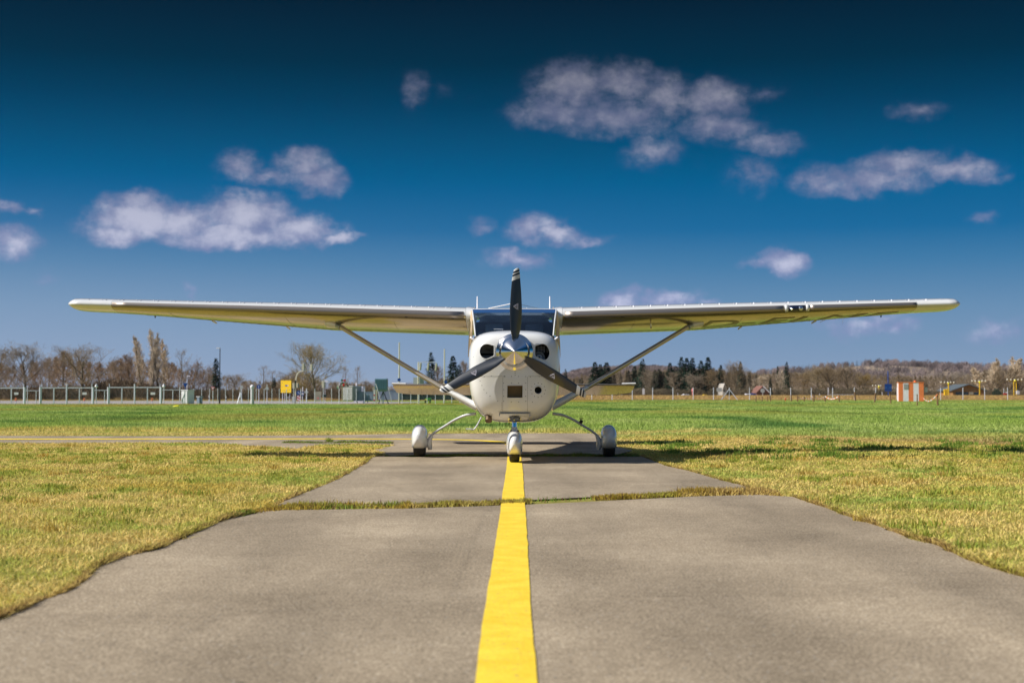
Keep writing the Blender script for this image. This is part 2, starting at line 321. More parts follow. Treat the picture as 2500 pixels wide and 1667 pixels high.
# ---------------------------------------------------------------- object helpers
def tag(o, label=None, cat=None, group=None, kind=None):
    if label: o['label'] = label
    if cat: o['category'] = cat
    if group: o['group'] = group
    if kind: o['kind'] = kind
    return o
def empty(name, loc, label=None, cat=None, group=None, rz=0.0):
    o = bpy.data.objects.new(name, None); o.empty_display_size = .2; C.objects.link(o); o.location = loc; o.rotation_euler[2] = rz
    return tag(o, label, cat, group)
class MB:
    def __init__(s): s.v = []; s.f = []; s.mi = []; s.cur = 0
    def add(s, vs, fs):
        n = len(s.v); s.v += [tuple(v) for v in vs]; s.f += [tuple(i + n for i in f) for f in fs]; s.mi += [s.cur] * len(fs); return s
    def box(s, c, size, rot=None):
        x, y, z = (a / 2 for a in size); c = Vector(c)
        vs = [Vector(p) for p in ((-x,-y,-z),(x,-y,-z),(x,y,-z),(-x,y,-z),(-x,-y,z),(x,-y,z),(x,y,z),(-x,y,z))]
        if rot is not None: vs = [rot @ v for v in vs]
        return s.add([v + c for v in vs], [(0,3,2,1),(4,5,6,7),(0,1,5,4),(1,2,6,5),(2,3,7,6),(3,0,4,7)])
    def bar(s, a, b, w, d=None, up=(0, 0, 1)):
        a = Vector(a); b = Vector(b); d = d or w; t = (b - a).normalized(); u = Vector(up)
        if abs(t.dot(u)) > .95: u = Vector((0, 1, 0))
        x = t.cross(u).normalized(); y = x.cross(t)
        vs = [p + x * sx * w / 2 + y * sy * d / 2 for p in (a, b) for sx, sy in ((-1,-1),(1,-1),(1,1),(-1,1))]
        return s.add(vs, [(0,1,2,3),(7,6,5,4),(0,4,5,1),(1,5,6,2),(2,6,7,3),(3,7,4,0)])
    def tube(s, pts, rads, n=8, cap=True, sx=1.0, ref=(0, 0, 1)):
        pts = [Vector(p) for p in pts]; k = len(pts)
        if isinstance(rads, (int, float)): rads = [rads] * k
        vs = []; u = Vector(ref)
        for i, p in enumerate(pts):
            t = (pts[min(i + 1, k - 1)] - pts[max(i - 1, 0)]).normalized()
            if abs(t.dot(u)) > .98: u = Vector((1, 0, 0)) if abs(t.x) < .9 else Vector((0, 1, 0))
            x = t.cross(u).normalized(); y = x.cross(t)
            vs += [p + (x * math.cos(a) * sx + y * math.sin(a)) * rads[i] for a in (2 * PI * j / n for j in range(n))]
        fs = [(i*n+j, i*n+(j+1) % n, (i+1)*n+(j+1) % n, (i+1)*n+j) for i in range(k - 1) for j in range(n)]
        if cap: fs += [tuple(range(n - 1, -1, -1)), tuple((k - 1) * n + j for j in range(n))]
        return s.add(vs, fs)
    def lathe(s, prof, c, axis='z', n=24):
        c = Vector(c); vs = []
        for r, h in prof:
            for j in range(n):
                a = 2 * PI * j / n; x, y = r * math.cos(a), r * math.sin(a)
                vs.append(c + Vector({'z': (x, y, h), 'y': (x, h, y), 'x': (h, x, y)}[axis]))
        k = len(prof); fs = [(i*n+j, i*n+(j+1) % n, (i+1)*n+(j+1) % n, (i+1)*n+j) for i in range(k - 1) for j in range(n)]
        fs += [tuple(range(n - 1, -1, -1)), tuple((k - 1) * n + j for j in range(n))]
        return s.add(vs, fs)
    def loft(s, secs, closed=True, caps=True):
        n = len(secs[0]); k = len(secs); vs = [p for q in secs for p in q]
        fs = [(i*n+j, i*n+(j+1) % n, (i+1)*n+(j+1) % n, (i+1)*n+j) for i in range(k - 1) for j in range(n if closed else n - 1)]
        if caps: fs += [tuple(range(n - 1, -1, -1)), tuple((k - 1) * n + j for j in range(n))]
        return s.add(vs, fs)
    def prism(s, poly, a, b):
        """poly: (x,z) points; extruded along y from a to b"""
        n = len(poly); vs = [(x, a, z) for x, z in poly] + [(x, b, z) for x, z in poly]
        return s.add(vs, [tuple(range(n)), tuple(range(2*n-1, n-1, -1))] + [(i, (i+1) % n + 0, (i+1) % n + n, i + n)[::-1] for i in range(n)])
    def mesh(s, name, mats, smooth=None, fix=True):
        me = bpy.data.meshes.new(name); me.from_pydata(s.v, [], s.f); me.update()
        for m in (mats if isinstance(mats, (list, tuple)) else [mats]): me.materials.append(m)
        if len(me.materials) > 1: me.polygons.foreach_set('material_index', s.mi)
        if fix:
            bm = bmesh.new(); bm.from_mesh(me); bmesh.ops.recalc_face_normals(bm, faces=bm.faces); bm.to_mesh(me); bm.free()
        if smooth is not None:
            me.shade_smooth()
            try: me.set_sharp_from_angle(angle=R(smooth))
            except Exception: pass
        return me
    def build(s, name, mats, parent=None, smooth=None, fix=True, bevel=0, origin=None):
        me = s.mesh(name, mats, smooth, fix)
        o = bpy.data.objects.new(name, me); C.objects.link(o)
        if origin is not None:
            me.transform(Matrix.Translation(-Vector(origin))); o.location = origin
        if parent is not None:
            o.parent = parent; o.matrix_parent_inverse = Matrix.Identity(4)
            # vertices are given in world space: shift into the parent's frame
            pm = parent_world(parent).inverted()
            o.matrix_basis = pm @ o.matrix_basis
        if bevel:
            b = o.modifiers.new('bevel', 'BEVEL'); b.width = bevel; b.segments = 2; b.limit_method = 'ANGLE'
        return o
def parent_world(o):
    m = o.matrix_basis.copy()
    while o.parent is not None: o = o.parent; m = o.matrix_basis @ m
    return m
def copy_tree(o, parent=None):
    c = o.copy(); C.objects.link(c)
    if parent is not None: c.parent = parent
    for ch in list(o.children): copy_tree(ch, c)
    return c
def catmull(P, k=6):
    P = [Vector(p) for p in P]; out = []
    Q = [P[0] * 2 - P[1]] + P + [P[-1] * 2 - P[-2]]
    for i in range(1, len(Q) - 2):
        for j in range(k):
            t = j / k; a, b, c, d = Q[i-1], Q[i], Q[i+1], Q[i+2]
            out.append(0.5 * ((2*b) + (c-a)*t + (2*a-5*b+4*c-d)*t*t + (3*b-a-3*c+d)*t*t*t))
    return out + [P[-1]]
def interp(x, xs, ys): return float(np.interp(x, xs, ys))
# ================================================================ ground, pavement, markings
def terrain(x, y):
    t = np.clip((np.asarray(y, float) - 186) / 40, 0, 1); t = t * t * (3 - 2 * t)
    return 0.52 * t
def ground_sheet():
    ys = list(np.linspace(-40, 180, 45)) + list(np.linspace(186, 230, 23)) + [260, 320, 450, 700, 1200, 2500, 6000, 12000]
    xs = [-9000, -3000, -1000, -400, -200] + list(np.linspace(-120, 120, 49)) + [200, 400, 1000, 3000, 9000]
    v = [(x, y, float(terrain(x, y)) - 0.014) for y in ys for x in xs]; n = len(xs)
    f = [(i*n+j, i*n+j+1, (i+1)*n+j+1, (i+1)*n+j) for i in range(len(ys)-1) for j in range(n-1)]
    mb = MB(); mb.add(v, f); o = mb.build('ground', M['ground'], smooth=60, fix=False); tag(o, kind='structure')
ground_sheet()
# outline of the tarmac traced on the ground plane
near_l = [(-40,1520),(0,1507),(64,1482),(85,1469),(170,1439),(204,1414),(230,1384),(298,1358),(391,1337),(425,1320),(489,1292),(553,1265),(617,1252)]
near_r = [(1940,1213),(1985,1228),(2008,1235),(2078,1261),(2148,1284),(2218,1310),(2289,1328),(2359,1363),(2429,1387),(2500,1406),(2620,1450)]
mid_l = [(672,1236),(685,1225),(744,1201),(808,1176),(850,1154),(893,1129),(906,1116),(940,1110)]
mid_r = [(1565,1112),(1629,1137),(1638,1139),(1681,1148),(1746,1167),(1811,1183),(1830,1192)]
far_l = [(940,1106),(914,1097),(950,1090),(965,1084.5),(880,1082.5),(786,1084)]
patch_l = [(723,1096),(640,1089),(553,1085),(459,1081),(300,1081),(0,1082.5)]
def jag(pts, amp, seed):
    rnd = random.Random(seed); P = [G(*p) for p in pts]; out = []
    for a, b in zip(P, P[1:]):
        L = (b - a).length; k = max(1, int(L / 0.12))
        for i in range(k):
            q = a.lerp(b, i / k); q.x += rnd.gauss(0, amp); q.y += rnd.gauss(0, amp); out.append(q)
    return out + [P[-1]]
nl, nr = jag(near_l, .018, 1), jag(near_r, .018, 2); ml, mr_ = jag(mid_l, .015, 3), jag(mid_r, .015, 4)
slab_near = [Vector((-2.0, -6, 0))] + nl + [G(650,1245), G(1000,1240.5), G(1290,1231), G(1460,1223), G(1700,1211), G(1850,1207)] + nr + [Vector((2.4, 4, 0)), Vector((2.3, -6, 0))]
slab_mid = ml + [G(1000,1115), G(1256,1113), G(1480,1114), ] + mr_ + [G(1700,1201), G(1450,1212), G(1290,1220), G(1000,1231), G(672,1242)]
fr = [G(1500,1111.5), G(1545,1099), G(1512,1092), G(1480,1075), G(1456,1057.5)]
slab_far = [G(955,1111.5)] + jag(far_l, .05, 5) + jag(patch_l, .05, 6) + [Vector((-16, 24.2, 0)), Vector((-34, 24.6, 0)), Vector((-34, 29.1, 0)), Vector((-16, 28.9, 0)), G(0,1063.5), G(459,1064.5), G(800,1062), G(1000,1058.5), G(1256,1057)] + fr[::-1]
def sheet(name, poly, z, m, kind='structure', label=None):
    me = bpy.data.meshes.new(name); bm = bmesh.new()
    f = bm.faces.new([bm.verts.new((p.x, p.y, z)) for p in poly]); bmesh.ops.triangulate(bm, faces=[f])
    bmesh.ops.recalc_face_normals(bm, faces=bm.faces)
    for q in bm.faces:
        if q.normal.z < 0: q.normal_flip()
    bm.to_mesh(me); bm.free(); me.materials.append(m); o = bpy.data.objects.new(name, me); C.objects.link(o); tag(o, kind=kind); return o
for p, z in ((slab_near, 0.0), (slab_mid, -0.001), (slab_far, 0.0)): sheet('taxiway', p, z, M['pave'])
# yellow guide line
def ribbon(path, w, name, z=0.004):
    P = catmull(path, 10); vs = []; rnd = random.Random(9)
    for i, p in enumerate(P):
        t = (P[min(i+1, len(P)-1)] - P[max(i-1, 0)]).normalized(); n = Vector((-t.y, t.x, 0)); ww = w[0] + (w[1] - w[0]) * i / (len(P)-1)
        vs += [p + n * (ww/2 + rnd.gauss(0, .0012)) + Vector((0, 0, z)), p - n * (ww/2 + rnd.gauss(0, .0012)) + Vector((0, 0, z))]
    f = [(2*i, 2*i+1, 2*i+3, 2*i+2) for i in range(len(P)-1)]
    mb = MB(); mb.add(vs, f); o = mb.build(name, M['line']); tag(o, kind='structure'); return o
cx = [G(1235,1667).x, G(1256,1130).x]
ribbon([(cx[0]-.02, -2, 0), (cx[0], 3, 0), (cx[0], 5, 0), (cx[0]+.01, 7, 0), (cx[0]+.02, 9, 0), (cx[0]+.03, 12, 0), (cx[1]-.005, 14.5, 0), (cx[1], 17, 0), (cx[1], 20, 0), (cx[1]-.01, 22.55, 0)], (.175, .18), 'guide_line')
ribbon([(cx[1]-.01, 22.6, 0), (-.12, 23.9, 0), (-.6, 25.0, 0), (-1.5, 25.6, 0), (-3.0, 25.85, 0), (-6, 25.8, 0), (-12, 25.7, 0), (-30, 25.6, 0)], (.18, .62), 'guide_line')
# roads beyond the fences
sheet('road', [Vector(p) for p in ((-42.5,118.5,0),(-38,121,0),(-10.2,121,0),(-9,150,0),(-30,172,0),(-90,185,0),(-90,119,0),(-60,119,0))], -0.008, M['road'])
ys = 300
o = sheet('road', [Vector((-90, 262, 0)), Vector((260, 262, 0)), Vector((260, 274, 0)), Vector((-90, 274, 0))], .52 + .012, M['road'])
# ---------------------------------------------------------------- grass
def vnoise(x, y, s, seed):
    r = np.random.RandomState(seed).rand(256, 256); u = x / s + 1000; v = y / s + 1000
    i = np.floor(u).astype(int); j = np.floor(v).astype(int); a = u - i; b = v - j; a = a*a*(3-2*a); b = b*b*(3-2*b)
    g = lambda p, q: r[p % 256, q % 256]
    return (g(i, j)*(1-a) + g(i+1, j)*a)*(1-b) + (g(i, j+1)*(1-a) + g(i+1, j+1)*a)*b
def in_poly(x, y, poly):
    ins = np.zeros(len(x), bool); n = len(poly)
    for k in range(n):
        a, b = poly[k], poly[(k+1) % n]
        if a.y == b.y: continue
        c = (a.y > y) != (b.y > y); ins ^= c & (x < (b.x - a.x) * (y - a.y) / (b.y - a.y) + a.x)
    return ins
rs = np.random.RandomState(5)
def lin(r, g, b): return np.array(srgb(r, g, b)[:3])
cols = {'straw': np.array([.69,.52,.18]), 'ochre': np.array([.58,.42,.08]), 'olive': np.array([.49,.45,.085]), 'green': np.array([.30,.40,.07]), 'deep': np.array([.11,.22,.04]), 'lime': np.array([.44,.50,.15]), 'brown': np.array([.42,.26,.12])}
def blades(name, x, y, z, h, w, tint, lean=.45, bend=True, label=None):
    n = len(x); ang = rs.rand(n) * 2 * PI; la = rs.rand(n) * 2 * PI; ll = np.abs(rs.randn(n)) * lean * h
    dx, dy = np.cos(ang) * w / 2, np.sin(ang) * w / 2; lx, ly = np.cos(la) * ll, np.sin(la) * ll
    if bend: k = 5; off = [(-1, 0, 0), (1, 0, 0), (.8, .38, .55), (-.8, .38, .55), (0, 1, 1)]; tri = [(0,1,2),(0,2,3),(3,2,4)]
    else: k = 3; off = [(-1, 0, 0), (1, 0, 0), (0, 1, 1)]; tri = [(0,1,2)]
    V = np.empty((n, k, 3), np.float32)
    for i, (s, l, hh) in enumerate(off):
        V[:, i, 0] = x + s*dx + lx*l; V[:, i, 1] = y + s*dy + ly*l; V[:, i, 2] = z + h*hh*(1 - .25*np.minimum(ll/h, 1)*hh)
    T = (np.arange(n)[:, None, None] * k + np.array(tri)[None]).reshape(-1, 3).astype(np.int32)
    me = bpy.data.meshes.new(name); me.vertices.add(n*k); me.vertices.foreach_set('co', V.ravel())
    nt = len(T); me.loops.add(nt*3); me.loops.foreach_set('vertex_index', T.ravel()); me.polygons.add(nt)
    me.polygons.foreach_set('loop_start', np.arange(nt, dtype=np.int32) * 3); me.update(calc_edges=False)
    at = me.color_attributes.new('tint', 'FLOAT_COLOR', 'POINT'); cc = np.ones((n, k, 4), np.float32); cc[:, :, :3] = tint[:, None, :]
    at.data.foreach_set('color', cc.ravel()); me.materials.append(M['grass'])
    o = bpy.data.objects.new(name, me); C.objects.link(o); tag(o, label=label, kind='stuff', cat='grass'); return o
def mixcol(a, b, t): t = np.clip(t, 0, 1)[:, None]; return a * (1 - t) + b * t
def greenness(x, y):
    """0 = straw turf beside the taxiway, 1 = lush field beyond it"""
    edge = np.where(x > 1.6, 23.5 + 2.2 * (vnoise(x, y, 5, 3) - .5) + np.clip((9 - x) * .35, 0, 2.5), 31.0)
    return np.clip((y - edge - 5 * (vnoise(x, y, 2.2, 4) - .5)) / 3.0, 0, 1)
def turf_color(x, y, jit=.13):
    g = greenness(x, y); n = len(x)
    a = vnoise(x, y, 1.1, 11) * .35 + vnoise(x, y, .25, 12) * .45 + vnoise(x, y, 3.5, 13) * .2
    b = vnoise(x, y, .9, 14); r = rs.rand(n)
    near = mixcol(np.tile(cols['straw'], (n, 1)), np.tile(cols['olive'], (n, 1)), (a - .5) * 3.0 + .44 + (r - .5) * 1.2)
    near = mixcol(near, np.tile(cols['green'], (n, 1)), (a - .59) * 3.2 + (r - .5) * .6)
    near = mixcol(near, np.tile(cols['ochre'], (n, 1)), (b - .66) * 3 + (rs.rand(n) - .5) * .6)
    brownband = np.exp(-((y - (edge_y := 24.3 + 1.0 * (vnoise(x, y, 6, 31) - .5))) / 1.5) ** 2) * (x > 3) * np.clip((x - 3) / 5, 0, 1)
    near = mixcol(near, np.tile(cols['brown'], (n, 1)), brownband * 1.1 * (vnoise(x, y, .8, 32) + .3))
    f = mixcol(np.tile(cols['green'], (n, 1)), np.tile(cols['lime'], (n, 1)), (vnoise(x, y, 3, 15) * .5 + vnoise(x, y, 1, 16) * .5 - .45) * 3 + (r - .4) * 1.2)
    f = mixcol(f, np.tile(cols['deep'], (n, 1)), (vnoise(x, y*.6, 2.4, 17) - .60) * 4)
    f = mixcol(f, np.tile(cols['ochre'] * .8, (n, 1)), (vnoise(x, y, 9, 18) - .62) * 2.5 + (y > 105) * .35)
    dry_edge = np.clip(1 - (y - 29.0) / 1.8, 0, 1) * (x < 4.5) * (y > 28)
    c = mixcol(near, f, g); c = mixcol(c, np.tile(cols['straw'] * .95, (n, 1)), dry_edge * .8)
    return (c * np.where(g[:, None] > .5, 1.16, 1.18) + np.where(g[:, None] > .5, .030, .034)) * (1 + jit * rs.randn(n))[:, None].clip(.45, 1.6)
def scatter(y0, y1, dens, k):
    """dens: blades per m2 at distance y -> function"""
    X, Y = [], []
    for a, b in zip(np.arange(y0, y1, k), np.arange(y0 + k, y1 + k, k)):
        half = .38 * b + 2.2; n = int(dens((a + b) / 2) * (b - a) * 2 * half); X.append((rs.rand(n) * 2 - 1) * half); Y.append(a + rs.rand(n) * (b - a))
    return np.concatenate(X), np.concatenate(Y)
polys = [slab_near, slab_mid, slab_far]
def off_pave(x, y):
    m = np.zeros(len(x), bool)
    for p in polys: m |= in_poly(x, y, p)
    return ~m
# turf beside the taxiway
x, y = scatter(3.4, 31, lambda d: min(3400, 17000 / d), .5)
k = off_pave(x, y); x, y = x[k], y[k]
# no tufts in the joints other than the seams placed below
k = ~((np.abs(x) < 1.75) & (y < 20)); x, y = x[k], y[k]
g = greenness(x, y); hh = (.010 + .024 * rs.rand(len(x)) ** 1.5 + .022 * vnoise(x, y, .35, 21) ** 2) * (1 + 1.5 * g)
und = lambda x, y: .075 * np.clip((x - 2.3) / 1.5, 0, 1) * np.clip((y - 14) / 3, 0, 1) * vnoise(x, y, 1.3, 81) ** 1.5 + .02 * np.clip((np.abs(x) - 2.4) / .8, 0, 1) * vnoise(x, y, .6, 82)
blades('grass', x, y, -.014 + und(x, y), hh, (.0035 + .0004 * y) * (1 + .5 * rs.rand(len(x))), turf_color(x, y), lean=1.2)
# lush field beyond
x, y = scatter(31, 112, lambda d: 9000 / d, 1.0); k = off_pave(x, y) ; x, y = x[k], y[k]
cl_ = vnoise(x, y, .7, 22); hh = .05 + .05 * rs.rand(len(x)) + .05 * cl_ ** 2
blades('grass', x, y, -.014, hh, (.006 + .00038 * y) * (1 + .6 * rs.rand(len(x))), turf_color(x, y, .22), lean=.5, bend=False)
x, y = scatter(112, 196, lambda d: 22, 2.0); k = (x > -6) | (y > 186); x, y = x[k], y[k]
dry = np.clip((y - 178) / 10, 0, 1); c = mixcol(turf_color(x, y, .2), np.tile(cols['brown'] * 1.25, (len(x), 1)), dry)
blades('grass', x, y, terrain(x, y) - .014, .09 + .07 * rs.rand(len(x)), .06 + .05 * rs.rand(len(x)), c, bend=False)
x, y = scatter(196, 262, lambda d: 7, 3.0)
c = mixcol(np.tile(cols['brown'] * 1.3, (len(x), 1)), np.tile(cols['straw'], (len(x), 1)), rs.rand(len(x)) * .9)
blades('grass', x, y, terrain(x, y) - .014, .10 + .08 * rs.rand(len(x)), .12 + .08 * rs.rand(len(x)), c, bend=False)
# tufts growing in the joints of the tarmac
def seam(px, n, spread, h, colA, colB, seed, amp=None):
    P = [G(*p) for p in px]; seg = [(a, b, (b - a).length) for a, b in zip(P, P[1:])]; tot = sum(s[2] for s in seg)
    xs, ys, ts = [], [], []
    for a, b, L in seg:
        m = int(n * L / tot); t = rs.rand(m); q = rs.randn(m) * spread
        xs.append(a.x + (b.x - a.x) * t); ys.append(a.y + (b.y - a.y) * t + q); ts.append(t)
    x, y = np.concatenate(xs), np.concatenate(ys); cl = vnoise(x, y, .22, seed)
    keep = rs.rand(len(x)) < np.clip(cl * 1.8, .12, 1); x, y, cl = x[keep], y[keep], cl[keep]
    hh = h * (.35 + .8 * rs.rand(len(x))) * (.45 + .9 * cl); hh = np.maximum(hh, .008)
    c = mixcol(np.tile(cols[colA], (len(x), 1)), np.tile(cols[colB], (len(x), 1)), (vnoise(x, y, .3, seed + 1) - .35) * 2.2 + (rs.rand(len(x)) - .5) * .6)
    c = mixcol(c, np.tile(cols['brown'] * .55, (len(x), 1)), (rs.rand(len(x)) < .25) * 1.0)  # some blades darkened: bare soil, plus shadowed gaps painted into the tint
    blades('grass', x, y, -.008, hh, .006 + .005 * rs.rand(len(x)), c, lean=.7)
seam([(560,1262),(640,1246),(700,1240),(850,1236),(1000,1235)], 9000, .085, .05, 'ochre', 'green', 41)
seam([(1000,1234.5),(1150,1230),(1297,1224)], 3600, .055, .038, 'straw', 'olive', 43)
seam([(1300,1223),(1450,1216)], 120, .05, .05, 'green', 'deep', 45)
seam([(1447,1216),(1600,1210),(1700,1205)], 3600, .055, .038, 'ochre', 'olive', 47)
seam([(1660,1207),(1750,1203),(1850,1203),(1900,1206)], 5000, .09, .06, 'straw', 'ochre', 49)
seam([(940,1113),(1100,1112),(1256,1111.5),(1400,1112),(1560,1113)], 6500, .07, .032, 'green', 'deep', 51)
seam([(1330,1112),(1560,1113)], 2500, .09, .05, 'green', 'deep', 53)
seam([(690,1080.5),(786,1081),(860,1080),(960,1082)], 2600, .10, .05, 'green', 'deep', 55)
seam([(798,1078),(812,1078)], 500, .10, .12, 'green', 'deep', 57)

# ragged overhanging edge of the turf
for pts_, n_, sd_ in ((near_l, 9000, 71), (near_r, 7000, 73), (mid_l, 3200, 75), (mid_r, 2600, 77)):
    seam(pts_, n_, .035, .042, 'straw', 'olive', sd_)
    seam(pts_, n_ // 3, .02, .03, 'brown', 'ochre', sd_ + 20)

# tussocks and weeds standing a little above the turf
def tussocks(n, y0, y1, xr, seed, h, colA, colB, rad=.06, per=60):
    r2 = np.random.RandomState(seed); yy = y0 + (y1 - y0) * r2.rand(n) ** .8; xx = xr[0] + (xr[1] - xr[0]) * r2.rand(n); k = off_pave(xx, yy) & (np.abs(xx) > 2.2); xx, yy = xx[k], yy[k]
    x = np.repeat(xx, per) + r2.randn(len(xx) * per) * rad; y = np.repeat(yy, per) + r2.randn(len(xx) * per) * rad; k = off_pave(x, y); x, y = x[k], y[k]
    c = mixcol(np.tile(cols[colA], (len(x), 1)), np.tile(cols[colB], (len(x), 1)), r2.rand(len(x)))
    blades('grass', x, y, -.01 + und(x, y), h * (.4 + .7 * r2.rand(len(x))), .007 + .0003 * y, c, lean=.7)
tussocks(190, 5, 21, (-8, -2.2), 91, .055, 'green', 'olive'); tussocks(230, 5, 21, (2.2, 8.5), 92, .06, 'green', 'olive'); tussocks(120, 5, 22, (-8, 8.5), 93, .07, 'straw', 'ochre'); tussocks(60, 17, 24, (2, 9), 94, .09, 'deep', 'green', .09, 90)
tussocks(26, 17.5, 20.5, (2.4, 4.2), 95, .05, 'brown', 'deep', .10, 80)
# ================================================================ the aircraft
XC = 0.029
def Z(cy, D=16.9): return CAMH + (962 - (620 + .3316 * cy)) * D / F
def X(cx_, D=16.9): return (cx_ - 770) * .3316 * D / F
plane = empty('light_aircraft', (XC, 17.0, 0), 'white high-wing single-propeller light aircraft parked on the yellow taxiway line', 'aircraft')
PO = Vector((XC, 0, 0))
def P_(name, mb, m, parent=plane, **k):
    mb.v = [(v[0] + XC, v[1], v[2]) for v in mb.v]; return mb.build(name, m, parent, **k)
# --- half outline of the cowl cross-section (x, z)
half = [(0,558),(-110,561),(-200,571),(-262,592),(-305,628),(-328,672),(-338,730),(-340,810),(-338,900),(-331,980),(-315,1060),(-292,1115),(-262,1165),(-215,1208),(-150,1233),(-70,1242),(0,1243)]
hp = [Vector((X(770 + a), 0, Z(b))) for a, b in half]
hp = catmull(hp, 3)
# resample to 33 points by arc length
def resample(P, n):
    d = [0]
    for a, b in zip(P, P[1:]): d.append(d[-1] + (b - a).length)
    t = np.linspace(0, d[-1], n); return [Vector([float(np.interp(s, d, [p[i] for p in P])) for i in range(3)]) for s in t]
hp = resample(hp, 41)
ring = hp + [Vector((-p.x, 0, p.z)) for p in hp[-2:0:-1]]
ZC = 1.12
def cowl_sec(y, s, round_=0.0, dz=0.0):
    out = []
    for p in ring:
        x, z = p.x * s, ZC + dz + (p.z - ZC) * s
        if round_:
            r = math.hypot(p.x, p.z - ZC); k = .50 / max(r, .1); x = x * (1 - round_) + p.x * k * s * round_; z = z * (1 - round_) + (ZC + dz + (p.z - ZC) * k * s) * round_
        out.append(Vector((x, y, z)))
    lift = interp(y, [16.66, 16.8, 16.95, 17.1, 17.3], [.10, .075, .045, .018, 0])
    for p in out: p.z += lift * max(0, (.95 - p.z) / .5) ** 1.5
    return out
secs = [cowl_sec(y, s, r, dz) for y, s, r, dz in ((16.665,.30,.9,.12),(16.665,.42,.8,.10),(16.668,.55,.6,.07),(16.675,.66,.42,.045),(16.688,.75,.28,.025),(16.71,.825,.16,.012),(16.745,.885,.08,.005),(16.79,.93,.03,0),(16.85,.962,.01,0),(16.92,.984,0,0),(17.0,.996,0,0),(17.1,1.0,0,0),(17.25,1.004,0,0),(17.45,1.008,0,0))]
cm = MB(); cm.loft(secs)
cowl_me = cm.mesh('cowling', M['white'], 35)
def boolean_cut(me, cutters, mats):
    o = bpy.data.objects.new('t', me); C.objects.link(o); tmp = [o]
    for c in cutters:
        cme = c.mesh('c', mats); co = bpy.data.objects.new('c', cme); C.objects.link(co); tmp.append(co)
        b = o.modifiers.new('b', 'BOOLEAN'); b.operation = 'DIFFERENCE'; b.solver = 'EXACT'; b.object = co
        try: b.material_mode = 'TRANSFER'
        except Exception: pass
    bpy.context.view_layer.update(); dg = bpy.context.evaluated_depsgraph_get()
    res = bpy.data.meshes.new_from_object(o.evaluated_get(dg), depsgraph=dg)
    for t in tmp: bpy.data.objects.remove(t)
    return res
def poly_pts(pts): return [(X(a), Z(b)) for a, b in pts]
def smooth_poly(pts, k=3):
    P = [Vector((a, 0, b)) for a, b in poly_pts(pts)]; P = [P[-1]] + P + [P[0], P[1]]; q = catmull(P, k); return [(p.x, p.z) for p in q[k:-2*k-1 + k] ] if False else [(p.x, p.z) for p in q[k:-k-1]]
inl_l = [(517,722),(523,695),(540,675),(562,667),(585,668),(606,675),(622,681),(624,716),(622,752),(606,762),(585,772),(562,777),(540,769),(523,750)]
inl_r = [(919,684),(938,674),(960,667),(985,667),(1006,679),(1020,702),(1027,732),(1020,760),(1005,779),(990,783),(960,776),(935,764),(920,752),(917,718)]
inl_l = smooth_poly(inl_l); inl_r = smooth_poly(inl_r)
rect = poly_pts([(717,968),(830,968),(829,1058),(716,1058)])
circ = [(X(942) + .047 * math.cos(a), Z(1002) + .047 * math.sin(a)) for a in (2*PI*i/28 for i in range(28))]
tail_open = poly_pts([(552,1160),(607,1178),(607,1238),(552,1230)])
cuts = []
for pl, dep in ((inl_l, 17.05), (inl_r, 17.05), (rect, 16.93), (circ, 17.0)):
    c = MB(); c.prism(pl, 16.3, dep); cuts.append(c)
res = boolean_cut(cowl_me, cuts, M['dark'])
res.shade_smooth()
try: res.set_sharp_from_angle(angle=R(32))
except Exception: pass
res.transform(Matrix.Translation((XC, 0, 0)) ); res.name = 'cowling'
cowl = bpy.data.objects.new('cowling', res); C.objects.link(cowl); cowl.parent = plane; cowl.matrix_basis = parent_world(plane).inverted()
bmt = bmesh.new(); mt = MB(); mt.loft(secs); mt_me = mt.mesh('tmp', M['white']); bmt.from_mesh(mt_me); bvh = BVHTree.FromBMesh(bmt); bmt.free()
def front(x, z, y0=15.0):
    h = bvh.ray_cast(Vector((x, y0, z)), Vector((0, 1, 0)))
    return (h[0], h[1]) if h[0] is not None else (Vector((x, 16.9, z)), Vector((0, -1, 0)))
def rim(poly, name, m, r, step=1, parent=cowl):
    pts = [front(x, z)[0] + Vector((0, -.001, 0)) for x, z in poly]; pts.append(pts[0]); mb = MB(); mb.tube(pts, r, 8, cap=False, ref=(0,1,0)); return P_(name, mb, m, parent, smooth=60)
rim(inl_l, 'inlet_lip', M['white'], .005); rim(inl_r, 'inlet_lip', M['white'], .005); rim(circ, 'intake_lip', M['white'], .006)
rim([(x * 1.0, z) for x, z in rect], 'intake_lip', M['white'], .004)
# inside the inlets
mb = MB(); mb.box((X(572), 17.0, Z(700)), (.17, .02, .10)); mb.box((X(568), 16.93, Z(762)), (.19, .10, .05))
P_('baffle', mb, M['grey'], cowl)
mb = MB(); mb.bar((X(525), 16.9, Z(684)), (X(625), 16.9, Z(680)), .008); P_('ignition_lead', mb, M['engine'], cowl); mb = MB(); mb.bar((X(560), 16.93, Z(700)), (X(600), 16.9, Z(712)), .01)
P_('ignition_lead', mb, M['engine'], cowl)
for i in range(5): mb = MB(); mb.bar((X(925 + i*22), 16.975, Z(676)), (X(925 + i*22), 16.975, Z(725)), .012); P_('cylinder_rod', mb, M['engine'], cowl)
mb = MB()
for i in range(4): mb.box((X(950), 16.99, Z(684 + i*11)), (.12, .03, .008))
P_('cooling_fins', mb, M['engine'], cowl)
mb = MB(); mb.lathe([(.0, 16.80), (.012, 16.795), (.02, 16.80), (.036, 16.80), (.04, 16.812), (.036, 16.825), (.066, 16.84), (.072, 16.86), (.074, 16.98)], (X(952), 0, Z(762)), 'y', 28)
P_('alternator', mb, M['gearpaint'], cowl, smooth=40)
